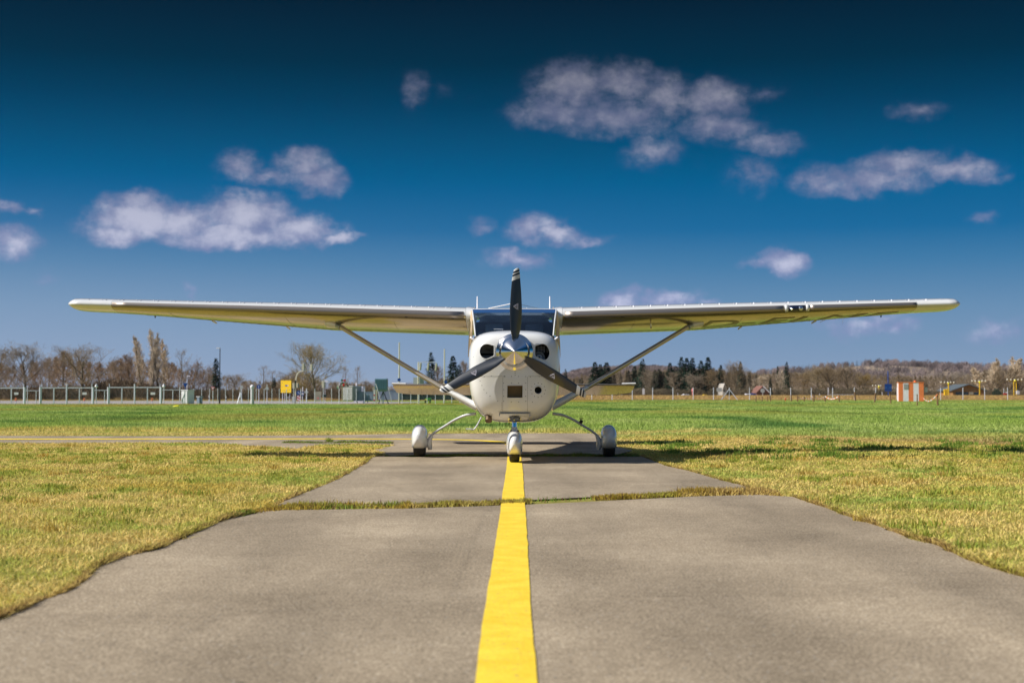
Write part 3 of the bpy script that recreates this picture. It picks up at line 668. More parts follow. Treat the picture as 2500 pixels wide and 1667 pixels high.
mb = MB(); mb.lathe([(.0, 16.785), (.008, 16.785), (.01, 16.80)], (X(952), 0, Z(762)), 'y', 16); mb.tube([(X(952) + .041*math.cos(a), 16.812, Z(762) + .041*math.sin(a)) for a in np.linspace(.2, PI+.9, 16)] + [(X(918), 16.83, Z(722))], .004, 6)
P_('drive_belt', mb, M['black'], cowl, smooth=60)
# wire screen in the square intake
mb = MB(); x0, x1 = X(718), X(829); z0, z1 = Z(1058), Z(968)
for i in range(30): xx = x0 + (x1-x0)*(i+.5)/30; mb.box((xx, 16.835, (z0+z1)/2), (.0022, .003, z1-z0))
for i in range(26): zz = z0 + (z1-z0)*(i+.5)/26; mb.box(((x0+x1)/2, 16.838, zz), (x1-x0, .003, .0022))
P_('intake_screen', mb, mat('brass screen', (.42,.28,.13), .4, metal=.6), cowl)
mb = MB(); mb.box(((x0+x1)/2, 16.87, (z0+z1)/2), (x1-x0, .01, z1-z0)); P_('air_filter', mb, mat('dusty filter', (.16,.10,.05), .9, var=.3, vscale=40), cowl)
mb = MB()
for i in range(9): mb.box((X(942), 16.94, Z(975 + i*7)), (.085, .01, .004))
P_('heat_duct', mb, M['grey'], cowl)
# screws
scr = MB(); scr.lathe([(.0045, -.001), (.0045, .001), (.002, .002)], (0,0,0), 'z', 8); scr_me = scr.mesh('screw', M['screw'], 40)
pts = []
for cy in (903, 950, 998, 1046, 1082): pts += [(692, cy), (852, cy)]
for cy in (903, 950): pts += [(748, cy), (800, cy)]
pts += [(748,1088),(800,1088),(700,880+25),(775,862),(775,878),(775,893)]
for k in range(12):
    a = 2*PI*k/12; pts.append((942 + 52*math.cos(a), 1002 + 52*math.sin(a)))
pts += [(550,905),(602,900),(652,902),(700,899),(885,905),(950,903)]
pts += [(520,935),(533,968),(548,998),(568,1022),(592,1045),(648,1080),(678,1094),(678,1110),(678,1126),(678,1142),(900,1088),(1040,880),(490,640),(470,760)]
rim_s = [(692,700)]
for cx_, cy in pts:
    p, n = front(X(cx_), Z(cy)); o = bpy.data.objects.new('screw', scr_me); C.objects.link(o); o.parent = cowl
    w = Matrix.Translation(p + Vector((XC, 0, 0))) @ n.to_track_quat('Z', 'Y').to_matrix().to_4x4(); o.matrix_basis = w
# panel seams as fine raised joint strips
def seam_line(pts, w=.0018, name='panel_seam', m=M['grey']):
    q = [front(X(a), Z(b)) for a, b in pts]; mb = MB(); mb.tube([p + n * .0004 for p, n in q], w, 5, ref=(0,1,0)); P_(name, mb, m, cowl)
seam_line([(x_, 900 + (2 if x_ < 680 else 0)) for x_ in range(455, 690, 12)]); seam_line([(685, y_) for y_ in range(905, 1160, 12)]); seam_line([(865, y_) for y_ in range(905, 1165, 12)]); seam_line([(x_, 902) for x_ in range(870, 1090, 12)])
# chin scoop line and pitot-like hinge, exhaust
mb = MB(); mb.tube([(X(580), 16.99, Z(1175)), (X(580), 16.93, Z(1205)), (X(580), 16.90, Z(1228))], [.040,.041,.042], 20, cap=True)
ex = P_('exhaust_pipe', mb, M['exhaust'], smooth=50)
mb = MB(); mb.box((X(770), 16.80, Z(1172)), (.34, .10, .010)); mb.box((X(662), 16.77, Z(1180)), (.012, .02, .035)); mb.box((X(882), 16.77, Z(1180)), (.012, .02, .045))
P_('gear_door_bracket', mb, M['grey'])
# --- fuselage behind the firewall
def fsec(y, w, zt, zb, p=3.2, n=80, flat=0):
    out = []; zc = (zt + zb) / 2; hz = (zt - zb) / 2
    for j in range(n):
        a = PI/2 + 2*PI*j/n; ca, sa = math.cos(a), math.sin(a)
        x = math.copysign(abs(ca) ** (2/p), ca) * w; z = math.copysign(abs(sa) ** (2/p), sa) * hz
        out.append(Vector((x, y, zc + z)))
    return out
mb = MB(); mb.loft([[Vector((v.x, 17.452, v.z)) for v in secs[-1]], ] + [[Vector((p.x * k, yy, p.z if p.z < 1.30 else 1.30 + (p.z-1.30)*q)) for p in ring] for yy, k, q in ((17.6,1.03,.9),(17.9,1.05,.45),(18.3,1.055,.12),(19.3,1.05,.12))])
P_('lower_fuselage', mb, M['white_sheet'], smooth=40)
mb = MB(); mb.loft([fsec(19.3,.58,1.92,.46,4.0), fsec(19.7,.555,1.89,.50,3.6), fsec(20.5,.44,1.68,.60,3.0), fsec(21.5,.31,1.48,.72,2.6), fsec(22.6,.19,1.30,.82,2.4), fsec(23.6,.10,1.16,.90,2.2), fsec(24.35,.04,1.06,.95,2)])
P_('tail_cone', mb, M['white_sheet'], smooth=40)
# roof, pillars, side glass
roofsec = [(-.55,1.83),(-.56,1.88),(-.50,1.912),(0,1.925),(.50,1.912),(.56,1.88),(.55,1.83)]
mb = MB(); mb.loft([[Vector((a, y, b)) for a, b in roofsec] for y in (18.10, 18.6, 19.32)]); P_('cabin_roof', mb, M['white_sheet'], smooth=40)
wl, wr = X(474), X(1066)
TW = .540; BW = .481
yb = 17.32; yt = 18.06
def wpt(u, v):
    """windscreen surface, u -1..1, v 0..1 bottom to top"""
    w = BW + (TW - BW) * v; zb_ = 1.535; zt_ = 1.903
    return Vector((u * w, yb + (yt - yb) * v + .10 * u * u * (1 - .5 * v), zb_ + (zt_ - zb_) * v + .03 * math.sin(PI * v)))
def wgrid(mb, u0, u1, v0, v1, nu, nv, off=0.0):
    vs = [wpt(u0 + (u1-u0)*i/nu, v0 + (v1-v0)*j/nv) + Vector((0, -off, off)) for j in range(nv+1) for i in range(nu+1)]
    mb.add(vs, [(j*(nu+1)+i, j*(nu+1)+i+1, (j+1)*(nu+1)+i+1, (j+1)*(nu+1)+i) for j in range(nv) for i in range(nu)])
mb = MB(); wgrid(mb, -1, 1, 0, 1, 28, 12); wind = P_('windscreen', mb, M['glass'], smooth=60, fix=False)
mb = MB(); wgrid(mb, -.99, .99, .80, 1.0, 28, 3, .003); P_('tint_band', mb, M['darkblue'], wind, smooth=60, fix=False)
mb = MB(); mb.tube([wpt(-1, v/6) for v in range(7)], .010, 8); P_('windscreen_frame', mb, M['white'], smooth=60)
mb = MB(); mb.tube([wpt(1, v/6) for v in range(7)], .010, 8); P_('windscreen_frame', mb, M['white'], smooth=60)
mb = MB(); mb.tube([wpt(u/10, 1.0) for u in range(-10, 11)], .008, 8); P_('windscreen_frame', mb, M['white'], smooth=60)
for s in (-1, 1):
    mb = MB(); a, b = wpt(s, 0), wpt(s, 1)
    mb.add([a, Vector((s*.576, 18.30, 1.32)), Vector((s*.570, 18.36, 1.87)), b], [(0,1,2,3)]); P_('quarter_window', mb, M['glass'], fix=False)
    mb = MB(); mb.bar((s*.574, 18.32, 1.31), (s*.568, 18.38, 1.88), .035, .03); P_('door_pillar', mb, M['white'])
    mb = MB(); mb.add([(s*.578, 18.34, 1.32), (s*.585, 19.3, 1.32), (s*.575, 19.3, 1.87), (s*.570, 18.4, 1.87)], [(0,1,2,3)]); P_('side_window', mb, M['glass'], fix=False)
    mb = MB(); mb.bar((s*.582, 18.85, 1.31), (s*.574, 18.88, 1.88), .035, .03); P_('door_pillar', mb, M['white'])
    # tan inner post trim behind the glass, and the folded visor
    mb = MB(); Pz = [(s*.51, 18.12, 1.88), (s*.53, 18.16, 1.75), (s*.55, 18.20, 1.60), (s*.56, 18.24, 1.45), (s*.565, 18.28, 1.30)]; mb.tube(Pz, [.05,.042,.034,.034,.034], 10); P_('inner_post', mb, M['tan'], smooth=60)
    mb = MB(); mb.tube([(s*.35, 18.12, 1.85), (s*.41, 18.12, 1.83), (s*.45, 18.12, 1.82), (s*.50, 18.12, 1.81)], [.028,.05,.06,.035], 10, sx=.35, ref=(0,1,0)); P_('sun_visor', mb, M['tan'], smooth=60)
mb = MB(); mb.box((0, 17.62, 1.42), (1.0, .30, .24)); P_('instrument_panel', mb, M['dark'], bevel=.03)
for sx_ in (-.27, .27):
    mb = MB(); mb.box((sx_, 18.95, 1.30), (.44, .12, .70)); mb.box((sx_, 18.65, .98), (.44, .5, .14)); sto = P_('pilot_seat', mb, M['bluegrey'], bevel=.04)
    mb = MB(); mb.box((sx_, 18.98, 1.70), (.24, .08, .12)); P_('headrest', mb, M['bluegrey'], sto, bevel=.03)
mb = MB(); mb.box((0, 19.28, 1.3), (1.08, .03, 1.0)); P_('rear_bulkhead', mb, M['dark'])
mb = MB(); mb.tube([wpt(-.52, .17) + Vector((0,-.012,.01)), wpt(-.40, .165) + Vector((0,-.018,.012)), wpt(-.28, .16) + Vector((0,-.012,.01))], .005, 6); P_('temperature_probe', mb, M['chrome'], smooth=60)
# --- wings
WY, WK = .70, 1.04
SP = [.565, 2.4, 3.8, 4.6, 5.2, 5.49]
def wing_par(s):
    ch = interp(s, [.5, 2.5, 5.0, 5.42, 5.539], [1.63, 1.63, 1.15, 1.10, 1.0]); inc = interp(s, SP, [6.9, 6.5, 4.9, 3.3, 2.6, 2.4])
    zl = 1.768 + .0305 * s; yl = 17.42 + interp(s, [0, 5.2, 5.46, 5.539], [0, .01, .02, .10]); tu = interp(s, [.5, 2.5, 5.3], [.105, .100, .090]); return ch, inc, zl, yl, tu
def airfoil(c, tu):
    up = tu * 1.0 * (2.98 * math.sqrt(max(c, 0)) - 1.32 * c - 3.6 * c*c + 2.9 * c**3 - .96 * c**4)
    lo = -.052 * (2.98 * math.sqrt(max(c, 0)) - 1.32 * c - 3.6 * c*c + 2.9 * c**3 - .96 * c**4) * (1 + .0*c)
    return up, lo
def wing_pt(s, sx, c, upper, off=0.0, k=1.0):
    ch, inc, zl, yl, tu = wing_par(s); u, l = airfoil(c, tu); t = (u if upper else l) * k
    a = R(inc * .95); y = yl + ch * (c * math.cos(a) + t * math.sin(a)); z = zl + ch * (-c * math.sin(a) + t * math.cos(a)); y += WY; z += (zl - CAMH) * (WK - 1)
    if off:
        e = .004; u2, l2 = airfoil(c + e, tu); d = ((u2 if upper else l2) - (u if upper else l)) / e
        n = Vector((0, -d, 1)).normalized() if upper else Vector((0, d, -1)).normalized()
        y += (n.y * math.cos(a) + n.z * math.sin(a)) * off; z += (-n.y * math.sin(a) + n.z * math.cos(a)) * off
    return Vector((sx * s * WK, y, z))
NC = 34
def wing_ring(s, sx, k=1.0):
    cs = [(1 - math.cos(PI * i / NC)) / 2 for i in range(NC + 1)]
    return [wing_pt(s, sx, c, True, k=k) for c in cs[::-1]] + [wing_pt(s, sx, c, False, k=k) for c in cs[1:-1]]
def strip(s0, s1, sx, cu, cl_, off, n, name, m, parent, ns=12):
    vs = []; f = []
    prof = [(c, True) for c in np.linspace(math.sqrt(cu), 0, n)**2] + [(c, False) for c in np.linspace(0, math.sqrt(cl_), n)[1:]**2]
    k = len(prof)
    for i in range(ns + 1):
        s = s0 + (s1 - s0) * i / ns
        for j, (c, up) in enumerate(prof):
            if c < 1e-5: p = wing_pt(s, sx, 0, True) + Vector((0, -off, 0))
            else: p = wing_pt(s, sx, float(c), up, off)
            vs.append(p)
        if i: b = (i-1)*k; f += [(b+j, b+j+1, b+k+j+1, b+k+j) for j in range(k-1)]
    mb = MB(); mb.add(vs, f); o = P_(name, mb, m, parent, smooth=60, fix=False); md = o.modifiers.new('thickness', 'SOLIDIFY'); md.thickness = .003; md.offset = 0; return o
vg = MB(); vg.add([(-.002,0,0),(.002,0,0),(.002,.028,0),(-.002,.028,0),(-.001,.004,.012),(.001,.004,.012),(.001,.026,.014),(-.001,.026,.014)], [(0,1,2,3),(4,5,6,7),(0,1,5,4),(1,2,6,5),(2,3,7,6),(3,0,4,7)]); vg_me = vg.mesh('vortex_generator', M['offwhite'])
for sx in (-1, 1):
    mb = MB(); mb.loft([wing_ring(s, sx) for s in [.60, 1.0, 1.5, 2.0, 2.4, 2.8, 3.2, 3.6, 4.0, 4.4, 4.8, 4.98]]); nr_ = 2 * NC
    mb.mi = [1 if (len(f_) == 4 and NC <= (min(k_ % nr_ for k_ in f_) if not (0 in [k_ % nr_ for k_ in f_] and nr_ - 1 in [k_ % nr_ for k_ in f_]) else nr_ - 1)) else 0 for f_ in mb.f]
    wing = P_('wing', mb, [M['white_sheet'], M['lower_skin_reflection']], smooth=40)
    wing['label'] = 'left-hand wing in the photo' if sx < 0 else 'right-hand wing in the photo, with landing light and registration letters'
    mb = MB(); mb.loft([wing_ring(s, sx, k) for s, k in ((4.983,1.0),(5.1,1),(5.25,1),(5.38,1.0),(5.46,.985),(5.495,.93),(5.515,.84),(5.528,.68),(5.536,.46),(5.539,.2))]); P_('wing_tip', mb, M['white'], wing, smooth=60)
    mb = MB(); mb.loft([[p * 1.0 + Vector((0, 0, 0)) for p in wing_ring(s, sx, k)] for s, k in ((.50,1.0),(.57,1.06),(.597,1.03))]); P_('wing_root_fairing', mb, M['white'], wing, smooth=50)
    segs = [(.625, 4.97)] if sx < 0 else [(.625, 3.33), (3.66, 4.97)]
    for a, b in segs: strip(a, b, sx, .010, .016, .006, 7, 'leading_edge_strip', M['brushed'], wing, 24)
    # rib lines and hinge line beneath the wing
    mb = MB()
    def under(s, c0, c1, w=.003, nseg=3):
        q = [wing_pt(s, sx, c0 + (c1-c0)*i/nseg, False, .0015) for i in range(nseg+1)]
        for a, b in zip(q, q[1:]): mb.bar(a, b, w, .002)
    s = .75
    while s < 4.7: under(s, .80, .985); s += .105
    for c in (.70, .79):
        q = [wing_pt(s_, sx, c, False, .0015) for s_ in np.linspace(.65, 4.75, 24)]
        for a, b in zip(q, q[1:]): mb.bar(a, b, .004, .002)
    for s in (1.5, 2.85, 4.3): under(s, .10, .70, .002, 6)
    P_('flap_and_aileron_seams', mb, mat('dark seam paint', (.16,.14,.09), .6), wing)  # dark lines along the flap and aileron joints
    for s in (3.0, 3.95):
        mb = MB(); a = wing_pt(s, sx, .80, False, .0); b = wing_pt(s, sx, .99, False, .02); mb.bar(a + Vector((0,0,-.005)), b + Vector((0,.03,-.01)), .012, .02); P_('hinge_arm', mb, M['offwhite'], wing)
    for i in range(46):
        s = .80 + (i // 2) * .2135 + (.045 if i % 2 else 0)
        if s > 5.3: break
        o = bpy.data.objects.new('vortex_generator', vg_me); C.objects.link(o); o.parent = wing
        p = wing_pt(s, sx, .055, True) + Vector((XC, 0, 0)); o.matrix_basis = Matrix.Translation(p) @ Matrix.Rotation(R(18 if i % 2 else -18), 4, 'Z') @ Matrix.Rotation(R(14), 4, 'X')
    for px in ((-1004, -1412/1) if False else (1.335, .76)):
        p = wing_pt(px, sx, .016, False, .008); mb = MB(); mb.add([p + Vector((-.032,-.004,.02)), p + Vector((.032,-.004,.02)), p + Vector((.014,-.002,-.006)), p + Vector((-.014,-.002,-.006)), p + Vector((-.032,.01,.02)), p + Vector((.032,.01,.02)), p + Vector((.014,.01,-.006)), p + Vector((-.014,.01,-.006))], [(0,1,2,3),(7,6,5,4),(0,4,5,1),(1,5,6,2),(2,6,7,3),(3,7,4,0)]); P_('stall_vent', mb, M['black'], wing)
    if sx > 0:
        strip(3.345, 3.385, sx, .012, .018, .009, 7, 'lamp_frame', M['white'], wing, 2); strip(3.605, 3.645, sx, .012, .018, .009, 7, 'lamp_frame', M['white'], wing, 2)
        strip(3.386, 3.604, sx, .010, .016, .0055, 7, 'landing_light_cover', mat('dark lamp window', (.006,.01,.035), .05, coat=1), wing, 4)
        for s, r in ((3.43, .020), (3.54, .030)):
            p = wing_pt(s, sx, 0, True); mb = MB(); mb.lathe([(0.001, -.014), (r*.6, -.012), (r, -.004), (r*1.05, .002)], p, 'y', 20); P_('landing_light', mb, M['light'], wing, smooth=50)
        # registration letters beneath the wing
        cu = bpy.data.curves.new('registration_letters', 'FONT'); cu.body = 'D-ELMF'; cu.size = 1.0; cu.space_character = 1.05; cu.resolution_u = 4
        to = bpy.data.objects.new('t', cu); C.objects.link(to); bpy.context.view_layer.update(); dg = bpy.context.evaluated_depsgraph_get()
        tm = bpy.data.meshes.new_from_object(to.evaluated_get(dg), depsgraph=dg); bpy.data.objects.remove(to)
        bm = bmesh.new(); bm.from_mesh(tm)
        for ax in range(1, 14):
            bmesh.ops.bisect_plane(bm, geom=bm.verts[:] + bm.edges[:] + bm.faces[:], plane_co=(0, ax * .06, 0), plane_no=(0, 1, 0))
        xs_ = [v.co.x for v in bm.verts]; ys_ = [v.co.y for v in bm.verts]; xa, xb, ya, yb_ = min(xs_), max(xs_), min(ys_), max(ys_)
        for v in bm.verts:
            fx = (v.co.x - xa) / (xb - xa); fy = (v.co.y - ya) / (yb_ - ya)
            s = 2.36 + 2.36 * fx + .10 * fy; ch = wing_par(s)[0]
            c = (.95 - .12 * min(1, max(0, (s - 2.4) / 2.4)) * 1.0) - .0; c = .58 - fy * .38; v.co = wing_pt(s, sx, c, False, .0035) + Vector((XC, 0, 0))
        bm.to_mesh(tm); bm.free(); tm.materials.clear(); tm.materials.append(M['letter']); lo = bpy.data.objects.new('registration_letters', tm); C.objects.link(lo); lo.parent = wing
        mb = MB(); p = wing_pt(1.72, sx, .22, False); mb.tube([p, p + Vector((0, .01, -.05)), p + Vector((0, -.06, -.075))], .010, 8); P_('pitot_tube', mb, M['chrome'], wing, smooth=50)
        for s, d in ((4.12, Vector((-.07, .02, -.035))), (4.35, Vector((-.01, .02, -.07)))):
            p = wing_pt(s, sx, .99, False); mb = MB(); mb.tube([p, p + d], .004 if s < 4.2 else .0015, 6); P_('static_wick', mb, M['offwhite'], wing)
        mb = MB(); p = wing_pt(4.82, sx, .97, False); mb.tube([p, p + Vector((0, .01, -.03))], .009, 6); P_('tie_down_ring', mb, M['black'], wing)
    else:
        mb = MB(); p = wing_pt(4.72, sx, .97, False); mb.tube([p, p + Vector((0, .01, -.03))], .009, 6); P_('tie_down_ring', mb, M['black'], wing)
    # strut (streamlined, three differently finished lengths)
    A = Vector((sx*2.276, 18.60, 1.694)); B = Vector((sx*.949, 18.30, .907)); Cc = Vector((sx*.560, 18.25, .697)); T = wing_pt(2.30, sx, .34, False) 
    def foil_tube(a, b, w0, w1, name, m, parent=plane, ext=0):
        t = (b - a).normalized(); nz = Vector((0, 1, 0)); nz = (nz - t * nz.dot(t)).normalized(); nx = t.cross(nz); secs_ = []
        for q, w in ((a, w0), (a.lerp(b, .5), (w0+w1)/2), (b, w1)):
            secs_.append([q + nx * (w * .5 * math.sin(an)) + nz * (w * 1.25 * math.cos(an)) for an in (2*PI*j/24 for j in range(24))])
        mb = MB(); mb.loft(secs_); return P_(name, mb, m, parent, smooth=50)
    st = foil_tube(A, B, .058, .062, 'wing_strut', M['strut'])
    foil_tube(A.lerp(T, -.02), A.lerp(T, .55), .064, .066, 'strut_sleeve', M['steel'], st)
    t1 = A.lerp(T, .5); foil_tube(t1, T + Vector((sx*.05, 0, .02)), .066, .13, 'strut_cuff', M['white'], st)
    foil_tube(B, B.lerp(Cc, .5), .064, .078, 'strut_sleeve', M['white'], st)
    foil_tube(B.lerp(Cc, .46), Cc, .085, .10, 'strut_cuff', M['white'], st); foil_tube(Cc, Vector((sx*.47, 18.24, .655)), .10, .115, 'strut_cuff', M['white'], st)
    # main wheel
    wx = sx * 1.243; wy = 18.62
    leg = catmull([(sx*.50, 18.30, .565), (sx*.63, 18.34, .545), (sx*.77, 18.40, .485), (sx*.90, 18.46, .405), (sx*1.0, 18.5, .345), (sx*1.08, 18.55, .285), (sx*1.13, 18.6, .22)], 5)
    mb = MB(); mb.tube(leg, [.0185 - .0065 * i / len(leg) for i in range(len(leg))], 12, sx=1.5, ref=(0,0,1)); gl = P_('landing_gear_leg', mb, M['gearpaint'], smooth=60)
    mb = MB(); mb.tube([(sx*(a), yy, zz) for a, yy, zz in ((1.075,18.56,.28),(1.10,18.58,.24),(1.115,18.6,.19),(1.11,18.62,.13),(1.105,18.62,.09))], [.016,.026,.036,.034,.024], 14, sx=1.9, ref=(1,0,0)); P_('fairing_bracket', mb, M['white'], gl, smooth=60)
    def pant(x0, y0, hw, zt, zb, yf, yr, name):
        secs_ = []; zm = zb + (zt - zb) * .50
        qs = [0.0005, .004, .012, .026, .046, .075, .11, .15, .20, .26, .33, .40, .48, .56, .64, .72, .80, .87, .93, .97, 1.0]
        for q in qs:
            yy = yf + (yr - yf) * q; f = .40
            pr = (1 - (1 - min(q, f) / f) ** 2.3) ** (1 / 2.3) if q < f else (1 - ((q - f) / (1 - f)) ** 1.9 * .94)
            w = hw * pr; prb = min(1, pr * 1.0); top = zm + (zt - zm) * pr; bot = zm - (zm - zb) * (pr if q < f else pr ** .6)
            sec = []; n = 36
            for j in range(n):
                a = 2*PI*j/n; ca, sa = math.cos(a), math.sin(a)
                if sa >= 0: e1, e2 = .80, .92
                else: e1, e2 = .42, .42
                wz = w * (1 - .10 * max(0, sa))
                sec.append(Vector((x0 + math.copysign(abs(ca) ** e1, ca) * wz, yy, zm + math.copysign(abs(sa) ** e2, sa) * ((top - zm) if sa > 0 else (zm - bot)))))
            secs_.append(sec)
        mb = MB(); mb.loft(secs_); return P_(name, mb, M['white'], smooth=50)
    wp = pant(wx, wy, .108, .415, .098, wy - .34, wy + .58, 'wheel_fairing')
    mb = MB(); mb.box((wx, wy - .10, .262), (.2155, .5, .004)); 
    mb = MB(); mb.tube([(wx + .1085*math.cos(a)*1.0, wy - .02 - .29*abs(math.sin(a))**.8, .262) for a in np.linspace(-.001, -PI, 20)], .0025, 5); P_('fairing_seam', mb, M['grey'], wp)
    tw = MB(); tw.lathe([(r_ * .72, h_) for r_, h_ in ((.10,-.06),(.17,-.078),(.205,-.074),(.216,-.055),(.2185,-.03),(.2125,-.027),(.2185,-.024),(.2195,-.003),(.213,0),(.2195,.003),(.2185,.024),(.2125,.027),(.2185,.03),(.216,.055),(.205,.074),(.17,.078),(.10,.06))], (wx, wy, .158), 'x', 48)
    P_('tyre', tw, M['tire'], smooth=50)
mb = MB(); mb.tube([(.855, 18.43, .468), (.885, 18.42, .45)], .026, 10); mb.box((.872, 18.42, .50), (.055, .03, .012)); P_('leg_clamp', mb, M['black'])
# boarding step
mb = MB(); mb.tube(catmull([(X(516)-.0, 17.75, Z(1200, 17.75)), (X(490), 17.75, Z(1248,17.75)), (X(470), 17.75, Z(1278,17.75)), (X(455), 17.75, Z(1290,17.75)), (X(435), 17.75, Z(1288,17.75))], 4), .0095, 8); mb.box((X(420), 17.75, Z(1286, 17.75)), (.075, .09, .014)); P_('boarding_step', mb, M['gearpaint'], smooth=60)
# nose gear
ng = MB(); ng.tube([(0, 16.99, Z(1175)), (0, 16.98, Z(1215))], [.034, .032], 14); ng.box((-.012, 16.88, Z(1193)), (.10, .07, .05)); ng.box((.03, 16.86, Z(1212)), (.05, .06, .04)); ng.bar((-.06,16.87,Z(1228)), (.06,16.87,Z(1184)), .018, .03); ng.box((0, 16.93, Z(1230)), (.11, .12, .018)); ng.tube([(-.03,16.84,Z(1190)),(.04,16.84,Z(1186))], .014, 8); ng.tube([(.058,16.9,Z(1180)),(.058,16.9,Z(1236))], .012, 8)
nose = P_('nose_gear_leg', ng, M['engine'], smooth=40, bevel=.003)
mb = MB(); mb.tube([(0, 16.98, Z(1225)), (0, 16.97, Z(1302))], [.030, .030], 18); P_('oleo_piston', mb, M['chrome'], nose, smooth=50)
mb = MB(); mb.tube([(0, 16.97, Z(1272)), (0, 16.97, Z(1300)), (0, 16.96, Z(1345))], [.032, .042, .052], 18); P_('fork_collar', mb, M['white'], nose, smooth=50)
mb = MB(); mb.bar((-.05, 16.95, Z(1302)), (.055, 16.95, Z(1302)), .010, .02); mb.bar((-.04,16.9,Z(1262)), (-.03,16.9,Z(1300)), .006); P_('torque_link', mb, M['black'], nose)
npnt = pant(0, 17.02, .098, .392, .088, 16.66, 17.60, 'wheel_fairing'); npnt['label'] = 'nose wheel fairing'
mb = MB(); mb.tube([(.0985*math.cos(a), 16.99 - .30*abs(math.sin(a))**.8, Z(1393)) for a in np.linspace(-.001, -PI, 20)], .0025, 5); P_('fairing_seam', mb, M['grey'], npnt)
tw = MB(); tw.lathe([(r_ * .70, h_) for r_, h_ in ((.09,-.05),(.16,-.062),(.195,-.058),(.212,-.045),(.2185,-.025),(.2125,-.022),(.2185,-.019),(.2195,-.003),(.213,0),(.2195,.003),(.2185,.019),(.2125,.022),(.2185,.025),(.212,.045),(.195,.058),(.16,.062),(.09,.05))], (0, 16.98, .1537), 'x', 48)
P_('tyre', tw, M['tire'], smooth=50)
for x_, l in ((X(655), .05), (X(707), .06), (X(731), .06)):
    mb = MB(); mb.tube([(x_, 17.3, Z(1236)), (x_, 17.3, Z(1236) - l)], .003, 6); P_('drain_tube', mb, M['black'])
# --- spinner and propeller
HX, HY, HZ = 0.0, 16.6, Z(720, 16.6)
pr = empty('propeller', (XC + HX, HY, HZ)); pr.parent = plane; pr.matrix_basis = plane.matrix_basis.inverted() @ pr.matrix_basis
prof = [(.001,-.190),(.006,-.187),(.014,-.179),(.05,-.146),(.10,-.099),(.145,-.055),(.160,-.036),(.171,-.012),(.178,.010),(.190,.022),(.212,.034),(.219,.044),(.219,.056),(.05,.06)]
mb = MB(); mb.lathe(prof, (HX, HY, HZ), 'y', 96); P_('spinner', mb, M['spin'], pr, smooth=30)
rr = [.10,.14,.18,.25,.35,.51,.70,.86,.93,.97,.99,1.0]
lf = [-.030,-.032,-.035,-.051,-.059,-.064,-.056,-.045,-.035,-.024,-.008,.014]
rt = [.030,.032,.048,.064,.075,.080,.069,.054,.048,.043,.041,.036]
tw_ = [38,40,42,40,33,25,19,15,14,13,13,13]; thk = [.030,.028,.022,.018,.014,.011,.008,.006,.005,.004,.003,.002]
def blade_mesh():
    mb = MB(); q = []
    R2 = np.concatenate([np.linspace(.10, .9, 26), np.linspace(.92, .985, 8), [.992, .997, 1.0]])
    for r in R2:
        l, rg, t, th = (interp(r, rr, a) for a in (lf, rt, tw_, thk)); sec = []
        for j in range(20):
            a = 2*PI*j/20; u = (1 - math.cos(a)) / 2; v = math.sin(a) * th * (1.0 - .35 * u)
            xx = l + (rg - l) * u; yy = (xx - .0) * math.tan(R(t)) - v
            # camber: front face bulges toward the front
            yy -= .10 * (rg - l) * math.sin(PI * u)
            sec.append(Vector((xx, yy, r * .985)))
        q.append(sec)
    mb.loft(q); return mb.mesh('propeller_blade', M['blade'], 50)
bme = blade_mesh()
lg = MB()
def lbar(a, b, w=.0035): lg.bar((a[0], a[1], a[2]), (b[0], b[1], b[2]), w, .002, up=(0,1,0))
bmb = bmesh.new(); bmb.from_mesh(bme); bb = BVHTree.FromBMesh(bmb); bmb.free()
def onb(x, z):
    h = bb.ray_cast(Vector((x, -1, z)), Vector((0, 1, 0))); return (h[0] if h[0] else Vector((x, 0, z))) + Vector((0, -.003, 0))
tri = [(-.018, .525), (.026, .497), (.026, .565)]; tri = [(-.020, .530), (.022, .500), (.022, .562)]
for a, b in ((0,1),(0,2)): lbar(onb(*tri[a]), onb(*tri[b]), .005)
lbar(onb(.024,.497), onb(.024,.566), .006); lbar(onb(.000,.518), onb(.000,.545), .004); lbar(onb(.010,.512), onb(.016,.553), .003); lbar(onb(.034,.492), onb(.034,.57), .003)
lg_me = lg.mesh('maker_emblem', mat('white emblem', (.75,.72,.85), .5))
for k, lab in enumerate(('upright propeller blade', 'lower right propeller blade', 'lower left propeller blade')):
    ang = [R(1), R(121), R(-119)][k]
    o = bpy.data.objects.new('propeller_blade', bme); C.objects.link(o); o.parent = pr; o['label'] = lab
    o.matrix_basis = Matrix.Translation((0, -.02, 0)) @ Matrix.Rotation(ang, 4, 'Y')
    e_ = bpy.data.objects.new('maker_emblem', lg_me); C.objects.link(e_); e_.parent = o
# --- tail
def slab_foil(y0, ch, thick, n=12):
    return [( (1 - math.cos(PI*i/n))/2 , 1) for i in range(n+1)]
def hstab(sx):
    mb = MB(); secs_ = []
    for s, yl, ch, zl, zt in ((.05, 22.85, 1.28, .975, .795), (1.70, 22.95, 1.12, .968, .812), (1.90, 23.0, .98, .968, .83), (1.975, 23.1, .78, .962, .845)):
        cs = [(1 - math.cos(PI*i/14))/2 for i in range(15)]; th = .045
        f = lambda c: th * 1.6 * (math.sqrt(c) * 1.2 - .9 * c - .3 * c * c)
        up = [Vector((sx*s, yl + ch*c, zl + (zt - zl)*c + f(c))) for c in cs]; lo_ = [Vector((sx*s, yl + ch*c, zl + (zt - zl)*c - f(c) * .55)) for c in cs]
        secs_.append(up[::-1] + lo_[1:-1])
    mb.loft(secs_); return P_('horizontal_stabiliser', mb, M['tail_skin_shade'], smooth=40)
